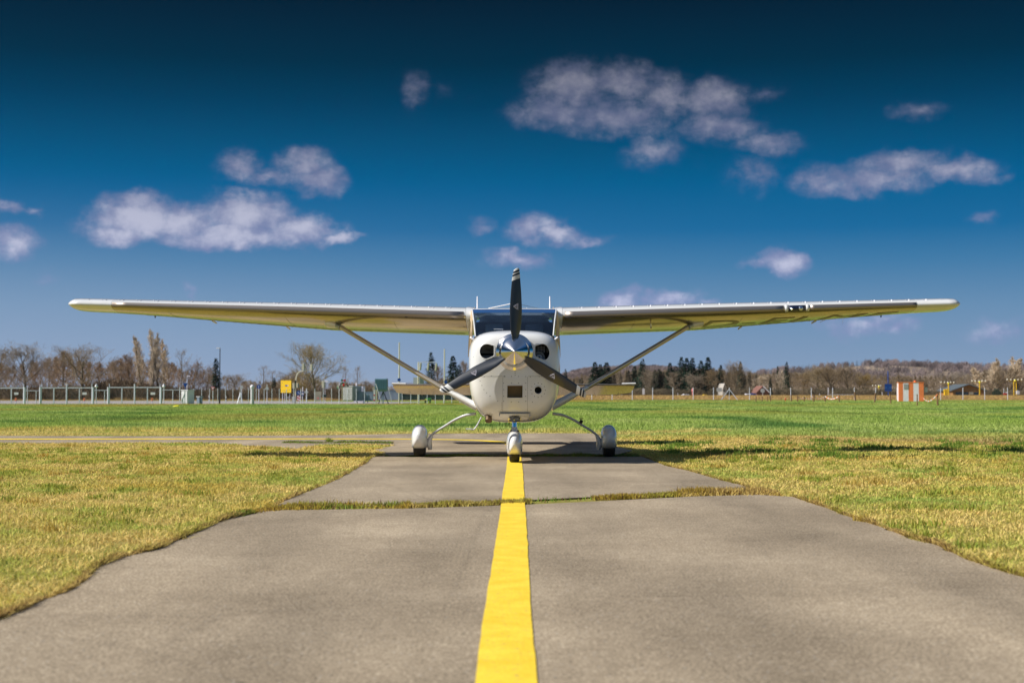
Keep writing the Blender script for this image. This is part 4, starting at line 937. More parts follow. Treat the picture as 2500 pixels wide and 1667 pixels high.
for sx in (-1, 1):
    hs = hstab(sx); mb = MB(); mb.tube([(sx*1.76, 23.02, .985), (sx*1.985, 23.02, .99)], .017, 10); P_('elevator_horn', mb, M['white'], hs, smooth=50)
    mb = MB(); mb.tube([(sx*.3, 22.84, .976), (sx*1.72, 22.94, .970)], .013, 10); P_('leading_edge_strip', mb, M['brushed'], hs, smooth=50)
    mb = MB()
    for i in range(8): mb.bar((sx*(.35 + i*.2), 23.55, .845), (sx*(.35 + i*.2), 24.0, .79), .004, .004)
    P_('elevator_seams', mb, M['grey'], hs)
mb = MB(); secs_ = []
for z, yl, ch, th in ((1.10, 22.2, 2.0, .050), (1.5, 22.75, 1.5, .048), (2.0, 23.2, 1.1, .04), (2.52, 23.6, .78, .03), (2.56, 23.7, .62, .015)):
    cs = [(1 - math.cos(PI*i/12))/2 for i in range(13)]; f = lambda c: th * 1.5 * (math.sqrt(c)*1.2 - .9*c - .3*c*c)
    secs_.append([Vector((f(c), yl + ch*c, z)) for c in cs][::-1] + [Vector((-f(c), yl + ch*c, z)) for c in cs][1:-1])
mb.loft(secs_); fin = P_('tail_fin', mb, M['white_sheet'], smooth=40)
# whisker antennas on the fin
T0 = W(1256, 740, 23.9); 
mb = MB(); mb.tube([Vector((0, 23.9, T0.z)), W(1193, 753, 24.1) - PO], [.006, .009], 8); P_('whisker_antenna', mb, M['offwhite'], fin, smooth=60)
mb = MB(); mb.tube([Vector((0, 23.9, T0.z)), W(1317, 753.5, 24.3) - PO], [.004, .003], 6); P_('whisker_antenna', mb, M['grey'], fin)
# roof antennas
for px, w_ in ((1165.3, .011), (1342.8, .011)):
    a = W(px, 758, 18.6) - PO; b = W(px - (0 if px < 1200 else .5), 724, 18.75) - PO; a.z -= .02; mb = MB(); mb.tube([a, b], [w_, w_ * .6], 8, ref=(0,1,0)); P_('roof_antenna', mb, M['offwhite'], smooth=60)
for px in (1159.3, 1350.5):
    a = W(px, 760, 18.4) - PO; b = W(px, 749, 18.4) - PO; mb = MB(); mb.tube([a, b], [.010, .004], 6); P_('compass_stub', mb, M['tan'])
a = W(1286.3, 760, 18.7) - PO; b = W(1286.3, 751, 18.7) - PO; mb = MB(); mb.tube([a, b], .008, 6); P_('stub_antenna', mb, M['offwhite'])
mb = MB(); mb.lathe([(.05, -.02), (.048, 0), (.03, .014), (.001, .02)], W(1221.5, 758, 18.8) - PO, 'z', 16); P_('satellite_antenna', mb, M['white'], smooth=60)
for sx in (-1, 1):
    mb = MB(); p = Vector((sx*.50, 17.28, 1.488)); mb.tube([p, p + Vector((sx*.035, -.03, .025))], .013, 10); P_('vent_scoop', mb, M['offwhite'], smooth=50)
# ================================================================ trees and background objects
def obj_mesh(name, V, Fq, m):
    me = bpy.data.meshes.new(name); V = np.asarray(V, np.float32); Fq = np.asarray(Fq, np.int32); k = Fq.shape[1]
    me.vertices.add(len(V)); me.vertices.foreach_set('co', V.ravel()); me.loops.add(Fq.size); me.loops.foreach_set('vertex_index', Fq.ravel())
    me.polygons.add(len(Fq)); me.polygons.foreach_set('loop_start', np.arange(len(Fq), dtype=np.int32) * k); me.update(calc_edges=False); me.materials.append(m); return me
def bare(seed, H=9.0, W_=.45, base=.18, n1=16, ang=(1.15, .25), lift=.12, n2=8, n3=7, n4=5, tw=.011, trunk=1.0, jitter=.13, peak=.45):
    """a leafless tree grown into a crown envelope: W_ = half width / H, ang = branch angle from vertical low and high in the tree"""
    rnd = random.Random(seed); limbs = MB(); TV = []; TF = []
    def ribbon_(p, q, w):
        t = q - p; s = t.cross(Vector((rnd.gauss(0,1), rnd.gauss(0,1), rnd.gauss(0,1)))).normalized() * w; n = len(TV)
        TV.extend([p - s, p + s, q + s * .4, q - s * .4]); TF.append((n, n+1, n+2, n+3))
    def rdir(d, a_):
        a = Vector((rnd.gauss(0,1), rnd.gauss(0,1), rnd.gauss(0,1))); a = (a - d * a.dot(d)).normalized(); return (d * math.cos(a_) + a * math.sin(a_)).normalized()
    def grow(p, d, L, r, lev):
        k = 5 if lev == 0 else 4 if lev == 1 else 3 if lev == 2 else 2; pts = [p.copy()]; dd = d.copy()
        for i in range(k):
            g = .05 if lev == 0 else jitter
            dd = (dd + Vector((rnd.gauss(0,g), rnd.gauss(0,g), rnd.gauss(0,g*.6) + (0 if lev == 0 else lift)))).normalized(); pts.append(pts[-1] + dd * L / k)
        if lev <= 1: limbs.tube(pts, [max(.012, r * (1 - .72 * i / k)) for i in range(k+1)], 6 if lev == 0 else 4)
        else:
            for a, b in zip(pts, pts[1:]): ribbon_(a, b, max(tw, r) if lev > 2 else max(tw * 1.7, r * .8))
        nb = {0: n1, 1: n2, 2: n3, 3: n4}.get(lev, 0)
        for j in range(nb):
            t0 = base if lev == 0 else .15; t = min(.985, t0 + (1 - t0) * (j + rnd.random()) / nb); x = t * k; i = int(x); q = pts[i].lerp(pts[min(i+1, k)], x - i)
            if lev == 0:
                u = (t - base) / (1 - base); env = (math.sin(PI * min(1, .18 + .5 * u / peak)) if u < peak else math.cos((u - peak) / (1 - peak) * PI / 2) ** .7); env = max(env, .22)
                a_ = ang[0] + (ang[1] - ang[0]) * u ** .8; l = H * W_ * env * (.8 + .35 * rnd.random()) * (1.0 + .25 * (1 - abs(math.sin(a_)))); az = j * 2.4 + rnd.random()
                grow(q, Vector((math.cos(az) * math.sin(a_), math.sin(az) * math.sin(a_), math.cos(a_))), l, r * .42 * (1.1 - .6 * t), 1)
            else: grow(q, rdir(dd, .35 + .55 * rnd.random()), L * (.55 if lev == 1 else .5) * (1.15 - .5 * t) * (.75 + .5 * rnd.random()), r * .45 * (1.1 - .5 * t), lev + 1)
    grow(Vector((0,0,-.1)), Vector((rnd.gauss(0,.03), rnd.gauss(0,.03), 1)).normalized(), H * .86, H * .015 * trunk, 0)
    zmax = max(v.z for v in TV); s = H / zmax
    limbs.v = [(a*s, b*s, c*s) for a, b, c in limbs.v]; TV = [v * s for v in TV]; return limbs, TV, TF
def conifer(seed, H=9.0, w=.22, gap=0.08, n=46, bare_base=.08):
    rnd = random.Random(seed); tr = MB(); tr.tube([(0,0,-.1),(0,0,H*.5),(0,0,H*.98)], [H*.014, H*.009, .01], 6); V = []; Fq = []
    for i in range(n):
        t = bare_base + (1 - bare_base) * (i / n) ** .92; z = H * t; R_ = H * w * (1 - t) ** .8 * (.7 + .5 * rnd.random()) + .05
        m = 12 if t < .85 else 6
        for j in range(m):
            if rnd.random() < gap * 2: continue
            a = rnd.random() * 2 * PI; L = R_ * (.65 + .5 * rnd.random()); d = Vector((math.cos(a), math.sin(a), -.12 + .5 * t - .3 * rnd.random()))
            s = Vector((-math.sin(a), math.cos(a), 0))
            for q in range(6):
                f = .18 + .82 * (q + rnd.random()) / 6; p = Vector((0, 0, z)) + d * L * f + Vector((0, 0, -.25 * L * f * f)); ww = .16 * H * .11 * (1.25 - f) + .05; e = Vector((rnd.gauss(0,1), rnd.gauss(0,1), rnd.gauss(0,.5))).normalized()
                u = (s + e * .7).normalized() * ww; v = (d + e * .5).normalized() * ww * 1.5 ; v.z -= ww * .5; k = len(V); V.extend([p - u, p + v * .3 - u * .1, p + u, p + v]); Fq.append((k, k+1, k+2, k+3))
    return tr, V, Fq
def bush(seed, w=3.0, h=2.2, n=900, L=.5, tw=.03):
    rnd = random.Random(seed); V = []; Fq = []
    for i in range(n):
        a = rnd.random() * 2 * PI; r = math.sqrt(rnd.random()); z = h * (1 - .7 * r ** 3) * rnd.random() ** .7; p = Vector((math.cos(a) * r * w / 2, math.sin(a) * r * w / 2, z))
        d = Vector((rnd.gauss(0,.5) + p.x*.2, rnd.gauss(0,.5) + p.y*.2, 1)).normalized() * L * (.5 + rnd.random()); s = d.cross(Vector((rnd.gauss(0,1), rnd.gauss(0,1), 0))).normalized() * tw * (.5 + rnd.random())
        k = len(V); V.extend([p - s, p + s, p + d + s * .3, p + d - s * .3]); Fq.append((k, k+1, k+2, k+3))
    st = MB()
    for j in range(6): a = rnd.random() * 6.28; st.tube([(0,0,-.05), (math.cos(a)*w*.15, math.sin(a)*w*.15, h*.4), (math.cos(a)*w*.3, math.sin(a)*w*.3, h*.8)], [.05, .035, .015], 5)
    return st, V, Fq
PROTO = {}
def proto(key, gen):
    PROTO[key] = gen
proto('broad', bare(1, 9, .62, .16, 15, (1.25, .3), .05, 9, 8, 5, .0095, 1.9, .2, .5))
proto('round', bare(2, 9, .44, .14, 19, (1.0, .2), .10, 9, 7, 5, .0095, 1.0, .13, .5))
proto('round2', bare(3, 9, .42, .10, 18, (1.0, .2), .12, 8, 7, 4, .011, .9, .14, .45))
proto('tall', bare(4, 9, .27, .08, 20, (.75, .15), .16, 7, 6, 4, .011, .8))
proto('poplar', bare(5, 9, .17, .05, 30, (.42, .10), .22, 7, 6, 3, .011, .8, .08, .35))
proto('poplar2', bare(6, 9, .15, .05, 30, (.38, .10), .24, 7, 6, 3, .011, .8, .08, .3))
proto('thin', bare(7, 9, .28, .25, 12, (.8, .2), .12, 6, 5, 3, .009, .8))
proto('solo', bare(8, 9, .50, .24, 20, (1.25, .15), .06, 9, 8, 5, .0095, 1.3, .16, .4))
proto('hb1', bush(31, 3, 2.4, 160, .55, .085)); proto('hb2', bush(32, 3.6, 2.5, 160, .55, .085)); proto('hc', conifer(33, 9, .30, .25, 12, .02))
proto('lite1', bare(9, 9, .36, .06, 16, (.9, .2), .13, 6, 5, 3, .024, 1.0))
proto('lite2', bare(10, 9, .28, .05, 17, (.7, .15), .15, 6, 5, 3, .024, .9))
proto('con1', conifer(11, 9, .24, .03, 52)); proto('con2', conifer(12, 9, .30, .08, 52)); proto('con3', conifer(13, 9, .17, .05)); proto('con4', conifer(14, 9, .34, .02, 46, .02))
proto('bush', bush(21)); proto('bush2', bush(22, 4, 2.4, 1300))
ME = {}
def tree(key, px, ytop, D, twig_mat, label, cat='tree', group=None, width=None, rot=None, name='bare_tree', ybase=None):
    base = W(px, 960, D); gz = float(terrain(base.x, D)); top = W(px, ytop, D).z; s = (top - gz) / PROTO[key][1] if False else None
    lim, V, Fq = PROTO[key]; kk = (key, twig_mat.name)
    if kk not in ME:
        tm = lim.mesh('trunk', M['trunk'], 40, fix=False); cm_ = obj_mesh('crown', [tuple(v) for v in V], Fq, twig_mat); ME[kk] = (tm, cm_, max(v.z for v in V), np.percentile([abs(v.x) for v in V], 97) * 2)
    tm, cm_, hh, ww = ME[kk]; s = (top - gz) / hh
    r = rot if rot is not None else (px * 7.13) % 6.28
    root = empty(name, (base.x, D, gz), label, cat, group, rz=r); sx = s if width is None else (width * D / F) / ww; root.scale = (sx, sx, s)
    for nme, me in (('trunk', tm), ('crown', cm_)):
        o = bpy.data.objects.new(nme, me); C.objects.link(o); o.parent = root
    return root
br, gr, rd, go, pa, nd = (M[k] for k in ('twig_brown', 'twig_grey', 'twig_red', 'twig_gold', 'twig_pale', 'needle'))
LT = [ # key, px, ytop, D, material, width, label
 ('round', -12, 832, 205, gr, 95, 'bare grey tree cut off by the left edge of the photo'),
 ('round', 59, 828, 200, gr, 105, 'tall round-crowned bare tree behind the first gate'),
 ('broad', 203, 832, 195, br, 128, 'broad bare oak-like tree with thick spreading limbs behind the second gate'),
 ('round2', 118, 852, 235, rd, 60, 'reddish bare tree left of the broad oak-like tree'),
 ('tall', 152, 848, 225, rd, 58, 'reddish upright bare tree just left of the broad oak-like tree'),
 ('tall', 272, 872, 235, rd, 40, 'pinkish thin bare tree right of the broad oak-like tree'),
 ('tall', 296, 866, 238, rd, 40, 'middle one of the pinkish thin bare trees left of the poplars'),
 ('tall', 320, 858, 236, rd, 44, 'pinkish bare tree nearest the poplars'),
 ('poplar', 347, 818, 210, pa, 30, 'leftmost pale narrow poplar of the poplar clump'),
 ('poplar2', 371, 812, 212, pa, 30, 'second pale narrow poplar from the left in the clump'),
 ('poplar', 390, 801, 210, pa, 32, 'tallest pale poplar of the clump'),
 ('poplar2', 404, 826, 214, pa, 30, 'rightmost lower poplar of the clump'),
 ('thin', 441, 848, 205, gr, 44, 'dark thin bare tree right of the poplar clump'),
 ('round2', 470, 866, 215, rd, 52, 'reddish brown rounded bare tree right of the dark thin tree'),
 ('round2', 500, 880, 212, rd, 46, 'low reddish bare tree left of the tall street lamp'),
 ('con3', 527, 874, 225, nd, 30, 'slim dark spruce just left of the tall street lamp'),
 ('round', 575, 908, 220, br, 62, 'low bare tree right of the tall street lamp'),
 ('thin', 641, 889, 230, gr, 40, 'grey spindly bare tree over the blue round sign'),
 ('thin', 663, 901, 232, gr, 36, 'shorter grey spindly bare tree left of the yellow sign'),
 ('con2', 669, 921, 215, nd, 22, 'small dark conifer left of the yellow sign'),
 ('round2', 706, 894, 220, br, 64, 'brown bare tree right above the yellow sign'),
 ('round', 742, 900, 218, go, 60, 'golden brown bare tree behind the traffic lights'),
 ('solo', 772, 830, 185, go, 126, 'large solitary tree with a dark trunk and golden twig tips'),
 ('thin', 845, 893, 260, gr, 34, 'faint grey tree above the white striped container'),
 ('thin', 871, 891, 262, gr, 36, 'faint grey tree right of the container roof'),
 ('round2', 812, 925, 230, br, 50, 'low bare tree right of the solitary large tree'),
 ('round2', 902, 922, 240, gr, 46, 'low grey bare tree left of the tall blue green silo'),
 ('round', 985, 930, 250, rd, 60, 'low reddish bare tree behind the stabiliser tip'),
 ('con2', 1052, 860, 235, nd, 40, 'dark spruce behind the hanging signal heads'),
 ('tall', 1072, 886, 240, rd, 40, 'reddish bare tree between two dark conifers'),
 ('con1', 1106, 868, 232, nd, 46, 'dark pointed spruce left of the engine cowling'),
 ('con4', 1121, 890, 228, nd, 40, 'dark rounded evergreen close to the engine cowling'),
 ('tall', 1139, 876, 245, rd, 34, 'reddish bare tree touching the left side of the cowling'),
]
for key, px, yt_, D, m, w, lab in LT: tree(key, px, yt_, D, m, lab, group='trees beyond the fences', width=w, name='conifer' if key.startswith('con') else 'bare_tree')
RT = [
 ('con4', 1381, 900, 330, nd, 22, 'small dark evergreen right of the cowling'),
 ('con1', 1453, 883, 300, nd, 42, 'left conifer of the dark trio above the stabiliser'),
 ('con2', 1466, 889, 304, nd, 44, 'middle conifer of the dark trio above the stabiliser'),
 ('con1', 1481, 884, 302, nd, 45, 'right conifer of the dark trio above the stabiliser'),
 ('con4', 1569, 875, 300, nd, 44, 'broad dark conifer behind the right wing strut'),
 ('round2', 1590, 895, 296, br, 50, 'brown bare tree right of the broad dark conifer'),
 ('con2', 1600, 902, 305, nd, 26, 'low dark conifer beside the brown bare tree'),
 ('con1', 1636, 885, 300, nd, 37, 'narrow conifer with a pointed top right of the strut'),
 ('con2', 1664, 871, 302, nd, 42, 'tallest left conifer in the dark evergreen row'),
 ('con1', 1677, 873, 300, nd, 37, 'evergreen beside the tallest one in the dark row'),
 ('con3', 1691, 873, 298, nd, 32, 'slim evergreen in the middle of the dark row'),
 ('con2', 1712, 880, 304, nd, 42, 'wider evergreen right of the slim one in the dark row'),
 ('con1', 1729, 871, 299, nd, 40, 'tall evergreen near the right end of the dark row'),
 ('con1', 1760, 890, 305, nd, 26, 'last small evergreen at the right end of the dark row'),
 ('con2', 1550, 893, 306, nd, 34, 'lower dark conifer left of the broad one behind the strut'),
 ('con4', 1685, 888, 306, nd, 50, 'dense low evergreen filling the middle of the dark row'),
 ('con4', 1722, 892, 307, nd, 48, 'dense low evergreen filling the right of the dark row'),
 ('con4', 1468, 900, 308, nd, 56, 'dense low evergreen at the foot of the dark trio'),
 ('con4', 1610, 900, 308, nd, 44, 'dense low evergreen right behind the upper end of the strut'),
 ('con4', 1650, 893, 308, nd, 46, 'dense low evergreen filling the left of the dark row'),
 ('tall', 1650, 905, 292, gr, 40, 'bare tree in front of the dark evergreen row at its left'),
 ('round2', 1700, 904, 290, gr, 60, 'bare tree in front of the middle of the evergreen row'),
 ('tall', 1745, 900, 292, br, 44, 'bare tree in front of the tall right evergreen'),
 ('round', 1795, 876, 296, br, 64, 'tall bare tree right of the evergreen row'),
 ('con2', 1808, 882, 302, nd, 26, 'evergreen half hidden by the tall bare tree'),
 ('con1', 1899, 893, 420, nd, 14, 'tiny far conifer on the skyline'),
 ('con2', 1921, 883, 310, nd, 26, 'single dark conifer standing left of the dome-shaped clump'),
 ('thin', 1905, 900, 300, pa, 34, 'pale birch with a white trunk left of the single dark conifer'),
 ('tall', 1858, 915, 300, pa, 40, 'low pale bare tree behind the red-roofed house'),
 ('con3', 1881, 922, 285, M['needle'], 12, 'slim green cypress beside the red-roofed house'),
 ('round2', 1955, 900, 300, br, 54, 'bare tree at the left foot of the dome-shaped clump'),
 ('round', 1995, 888, 298, go, 60, 'bare golden tree at the left of the dome-shaped clump'),
 ('round2', 2032, 879, 297, br, 62, 'highest bare tree in the middle of the dome-shaped clump'),
 ('round', 2068, 886, 299, br, 60, 'bare tree at the right shoulder of the dome-shaped clump'),
 ('round2', 2104, 905, 300, go, 56, 'lower bare tree at the right end of the dome-shaped clump'),
 ('round', 2215, 912, 320, br, 60, 'low bare tree directly above the striped cabin'),
 ('round2', 2262, 914, 322, br, 50, 'low bare tree right of the striped cabin'),
 ('broad', 2322, 901, 318, gr, 60, 'bare round tree left above the wooden barn'),
 ('broad', 2352, 907, 322, gr, 46, 'bare round tree right above the wooden barn'),
 ('poplar', 2399, 894, 312, pa, 30, 'leftmost pale tree of the right-hand poplar row'),
 ('poplar', 2419, 878, 312, pa, 34, 'second pale tree of the right-hand poplar row'),
 ('poplar2', 2438, 874, 314, pa, 32, 'third pale tree of the right-hand poplar row'),
 ('poplar', 2462, 873, 312, pa, 36, 'fourth pale tree of the right-hand poplar row'),
 ('poplar2', 2487, 869, 314, pa, 36, 'tallest pale tree near the right edge of the photo'),
 ('poplar', 2508, 880, 312, pa, 34, 'pale tree cut by the right edge of the photo'),
 ('bush2', 2433, 947, 280, M['needle'], 20, 'round dark bush right of the barn'),
]
for key, px, yt_, D, m, w, lab in RT: tree(key, px, yt_, D, m, lab, 'bush' if 'bush' in key else 'tree', group='trees beyond the fences', width=w, name='bush' if 'bush' in key else ('conifer' if key.startswith('con') else 'bare_tree'))
# --- masses of wood no one could count
def mass(name, items, m, label):
    """items: (key, x, y, z, sxy, sz, rot)"""
    Vs, Fs, n = [], [], 0
    for key, x, y, z, sxy, sz, r in items:
        lim, V, Fq = PROTO[key]; A_ = np.array([tuple(v) for v in V], np.float32); Fa = np.array(Fq, np.int32); c, s = math.cos(r), math.sin(r)
        B = np.empty_like(A_); B[:,0] = (A_[:,0]*c - A_[:,1]*s)*sxy + x; B[:,1] = (A_[:,0]*s + A_[:,1]*c)*sxy + y; B[:,2] = A_[:,2]*sz + z
        Vs.append(B); Fs.append(Fa + n); n += len(A_)
    me = obj_mesh(name, np.concatenate(Vs), np.concatenate(Fs), m); o = bpy.data.objects.new(name, me); C.objects.link(o); tag(o, label, 'woodland', kind='stuff')
rn = random.Random(77)
def belt(px0, px1, n, D0, D1, ytop, keys, hv=.12, w=1.0):
    out = []
    for i in range(n):
        px = px0 + (px1 - px0) * (i + rn.random()) / n; D = D0 + (D1 - D0) * rn.random(); yt_ = ytop(px); p = W(px, yt_, D); gz = float(terrain(p.x, D)); h = (p.z - gz) * (1 - hv * rn.random()); k = rn.choice(keys); hh = 2.6 if k.startswith('bush') else 9.0
        out.append((k, p.x, D, gz - .05, h / hh * w, h / hh, rn.random() * 6.28))
    return out
yl_ = lambda px: float(np.interp(px, [-60, 30, 60, 130, 170, 250, 330, 400, 440, 500, 560, 600, 660, 720, 800, 900, 1000, 1150], [880, 878, 880, 868, 862, 880, 868, 872, 890, 900, 916, 926, 928, 915, 925, 936, 940, 905]))
mass('woodland', belt(-60, 520, 60, 240, 285, yl_, ['lite1', 'lite2']), rd, 'reddish bare trees massed behind the gates')
mass('woodland', belt(500, 1150, 52, 235, 290, yl_, ['lite1', 'lite2', 'bush2']), br, 'low brown scrub wood massed behind the street signs')
yb_f = lambda px: float(np.interp(px, [-60, 200, 260, 300, 330, 420, 500, 560, 700, 900, 1150], [944, 938, 925, 920, 928, 940, 944, 948, 944, 946, 946]))
mass('undergrowth', belt(-60, 1150, 130, 190, 215, yb_f, ['bush', 'bush2'], .2, 1.1), mat('undergrowth twigs', (.12, .09, .055), 1, col2=(.21, .14, .085), vscale=.3), 'dark brown thicket behind the gates and the wire fence')
yr_ = lambda px: float(np.interp(px, [1350, 1400, 1500, 1560, 1640, 1780, 1830, 1860, 1950, 2040, 2130, 2200, 2280, 2340, 2390, 2420, 2550], [922, 914, 900, 896, 898, 894, 900, 906, 902, 894, 908, 912, 914, 912, 902, 894, 888]))
mass('woodland', belt(1350, 2540, 210, 310, 350, yr_, ['lite1', 'lite2']), br, 'continuous belt of bare brown trees on the right')
mass('woodland', belt(1350, 1850, 44, 300, 320, lambda px: yr_(px) + 6, ['con2', 'con1', 'lite1']), mat('dark mixed twigs', (.06, .065, .045), 1, col2=(.15, .12, .08), vscale=.3), 'dark understorey among the evergreens')
ybr = lambda px: float(np.interp(px, [1350, 1850, 2100, 2300, 2550], [944, 946, 944, 950, 948]))
mass('undergrowth', belt(1350, 2550, 120, 288, 300, ybr, ['bush', 'bush2'], .25, 1.3), mat('hedge twigs', (.14, .115, .07), 1, col2=(.23, .17, .10), vscale=.25), 'brown hedge at the foot of the right-hand trees')
# --- hills
def hill(name, prof, D, depth, zb=.4):
    xs = np.linspace(prof[0][0], prof[-1][0], 60); vs = []; K = 9
    for j in range(K):
        t = j / (K - 1); h = math.sin(t * PI / 2) 
        for px in xs:
            yt_ = float(np.interp(px, [p[0] for p in prof], [p[1] for p in prof])); p = W(px, yt_, D); vs.append((p.x, D - depth * (1 - t), zb + (p.z - zb) * h))
    for px in xs:
        yt_ = float(np.interp(px, [p[0] for p in prof], [p[1] for p in prof])); p = W(px, yt_, D); vs.append((p.x * (D + depth) / D, D + depth, zb - 3))
    n = len(xs); f = [(i*n+j, i*n+j+1, (i+1)*n+j+1, (i+1)*n+j) for i in range(K) for j in range(n-1)]
    mb = MB(); mb.add(vs, f); o = mb.build(name, M['hill'], smooth=60, fix=False); tag(o, kind='structure')
PA = [(1280, 958), (1340, 925), (1400, 905), (1440, 901), (1500, 897), (1560, 896), (1630, 902), (1700, 915), (1780, 930), (1850, 950), (1900, 961)]
PB = [(1690, 961), (1780, 925), (1840, 906), (1880, 902), (1950, 893), (2000, 889), (2060, 885), (2110, 889), (2180, 891), (2230, 894), (2300, 904), (2360, 918), (2430, 930), (2520, 940), (2600, 961)]
PA = [(x_, min(961, y_ + 6)) for x_, y_ in PA]; PB = [(x_, min(961, y_ + 10)) for x_, y_ in PB]
hill('hill', PA, 1250, 500); hill('hill', PB, 1500, 700)
hf, hc = [], []
for i in range(3400):
    px = 1800 + 640 * rn.random(); t = rn.random() ** .8; D = 1500 - 700 * (1 - t); yt_ = float(np.interp(px, [p[0] for p in PB], [p[1] for p in PB])); z1 = W(px, yt_, 1500).z; z = .4 + (z1 - .4) * math.sin(t * PI / 2); x = W(px, 960, 1500).x
    h = (4.2 + 3.0 * rn.random()); dark = (vnoise(np.array([px * 1.0]), np.array([t * 60.0]), 22, 61)[0] > .56)
    if px < 2045 and px > 1960 and t > .5 and rn.random() < .6: continue
    (hc if dark else hf).append(('hc' if dark else rn.choice(['hb1', 'hb2']), x, D, z - .5, h / (9 if dark else 2.6) * (.8 if dark else .7), h / (9 if dark else 2.6), rn.random() * 6.28))
for i in range(1500):
    px = 1330 + 500 * rn.random(); t = .35 + .65 * rn.random(); yt_ = float(np.interp(px, [p[0] for p in PA], [p[1] for p in PA])); z = .4 + (W(px, yt_, 1250).z - .4) * math.sin(t * PI / 2); h = 2.2 + 1.8 * rn.random(); hf.append((rn.choice(['hb1', 'hb2']), W(px, 960, 1250).x, 1250 - 500 * (1 - t), z - .3, h / 2.6 * 1.3, h / 2.6, rn.random() * 6.28))
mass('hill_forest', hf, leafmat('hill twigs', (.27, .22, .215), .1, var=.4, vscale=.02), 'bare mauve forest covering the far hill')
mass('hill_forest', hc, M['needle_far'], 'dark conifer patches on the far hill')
# ================================================================ fences, gates, signs
def px_x(px, D): return W(px, 960, D).x
def zof(py, px, D): return W(px, py, D).z
def wires(mb, a, b, z0, z1, step, w):
    a = Vector(a); b = Vector(b); L = (b - a).length; t = (b - a) / L; H = z1 - z0; n = int((L + H) / step)
    for i in range(n):
        for sgn in (1, -1):
            s0 = i * step - H; p0, q0, p1, q1 = s0, 0, s0 + H, H
            if p0 < 0: q0 = -p0; p0 = 0
            if p1 > L: q1 = H - (p1 - L); p1 = L
            if q1 <= q0: continue
            if sgn < 0: p0, p1 = L - p0, L - p1
            A1 = a + t * p0 + Vector((0, 0, z0 + q0)); B1 = a + t * p1 + Vector((0, 0, z0 + q1)); dz = Vector((0, 0, w * .7)); k = len(mb.v)
            mb.v += [tuple(A1 - dz), tuple(A1 + dz), tuple(B1 + dz), tuple(B1 - dz)]; mb.f.append((k, k+1, k+2, k+3)); mb.mi.append(0)
def post(name, px, ytop, D, w, m, parent=None, ybot=None, **k):
    x = px_x(px, D); mb = MB(); mb.tube([(x, D, float(terrain(x, D)) - .03), (x, D, zof(ytop, px, D))], w / 2, 8); return mb.build(name, m, parent, **k)
GD = 113.0
def gate(x0, x1, ups, rail_y, plate, label, idx):
    root = empty('double_gate', (px_x((x0+x1)/2, GD), GD, 0), label, 'gate', 'gates in the airfield fence')
    for p in (x0, x1): post('gate_post', p, 944.5, GD, .19, M['galv'], root)
    zr = zof(rail_y, 0, GD); zb = .05
    mb = MB()
    for a, b in ((x0 + 2.5, (x0+x1)/2 - .8), ((x0+x1)/2 + .8, x1 - 2.5)):
        mb2 = MB(); xa, xb = px_x(a, GD), px_x(b, GD); mb2.bar((xa, GD, zr), (xb, GD, zr), .075); mb2.bar((xa, GD, zb), (xb, GD, zb), .05)
        for q in (a, b): mb2.bar((px_x(q, GD), GD, zb), (px_x(q, GD), GD, zr + .02), .06)
        mb2.bar((px_x((a+b)/2, GD), GD, zb), (px_x((a+b)/2, GD), GD, zr), .075); lf_ = mb2.build('gate_leaf', M['galv'], root)
        w_ = MB(); wires(w_, (xa, GD+.01, 0), (xb, GD+.01, 0), zb, zr, .10, .005); w_.build('wire_mesh', M['wire'], lf_)
    for q in (x0 + 2.5, (x0+x1)/2, x1 - 2.5):
        if q > 0: post('barbed_wire_arm', q, 937, GD, .055 if abs(q - (x0+x1)/2) > 1 else .11, M['galv'], root)
    if plate: 
        mb = MB(); xa, xb = px_x(plate[0], GD), px_x(plate[1], GD); mb.box(((xa+xb)/2, GD-.04, zof(960.5, 0, GD)), (xb-xa, .02, .19)); mb.build('notice_plate', M['offwhite'], root)
gate(-66, 60, None, 947, (35, 45), 'pale metal double gate cut off by the left edge of the photo', 0)
gate(98.5, 227, None, 946.5, (201.5, 212), 'pale metal double gate in front of the broad oak-like tree', 1)
gate(264.5, 393, None, 945.5, (368, 379), 'pale metal double gate in front of the poplar clump', 2)
for px, lab in ((39, 'red topped marker post behind the leftmost gate'), (206, 'red topped marker post behind the middle gate'), (371.5, 'red topped marker post behind the right gate')):
    D = 122; x = px_x(px, D); root = empty('marker_post', (x, D, 0), lab, 'marker', 'red marker posts behind the gates'); mb = MB(); mb.box((x, D, .12), (.09, .09, .26)); mb.build('base', M['offwhite'], root); mb = MB(); mb.tube([(x, D, .24), (x, D, .40)], .075, 8); mb.box((x, D, .44), (.13, .13, .12)); mb.build('red_cap', M['orange'], root)
for px, y0, lab in ((235, 934, 'pointed lantern post between the middle and right gates'), (400, 932, 'pointed lantern post right of the right gate')):
    D = 118; root = empty('lantern_post', (px_x(px, D), D, 0), lab, 'lamp post'); post('pole', px, 944, D, .07, M['galv'], root)
    x = px_x(px, D); mb = MB(); mb.lathe([(.02, .0), (.15, .12), (.13, .16), (.02, .36)], (x, D, zof(947, px, D)), 'z', 4); mb.build('lantern_head', M['offwhite'], root)
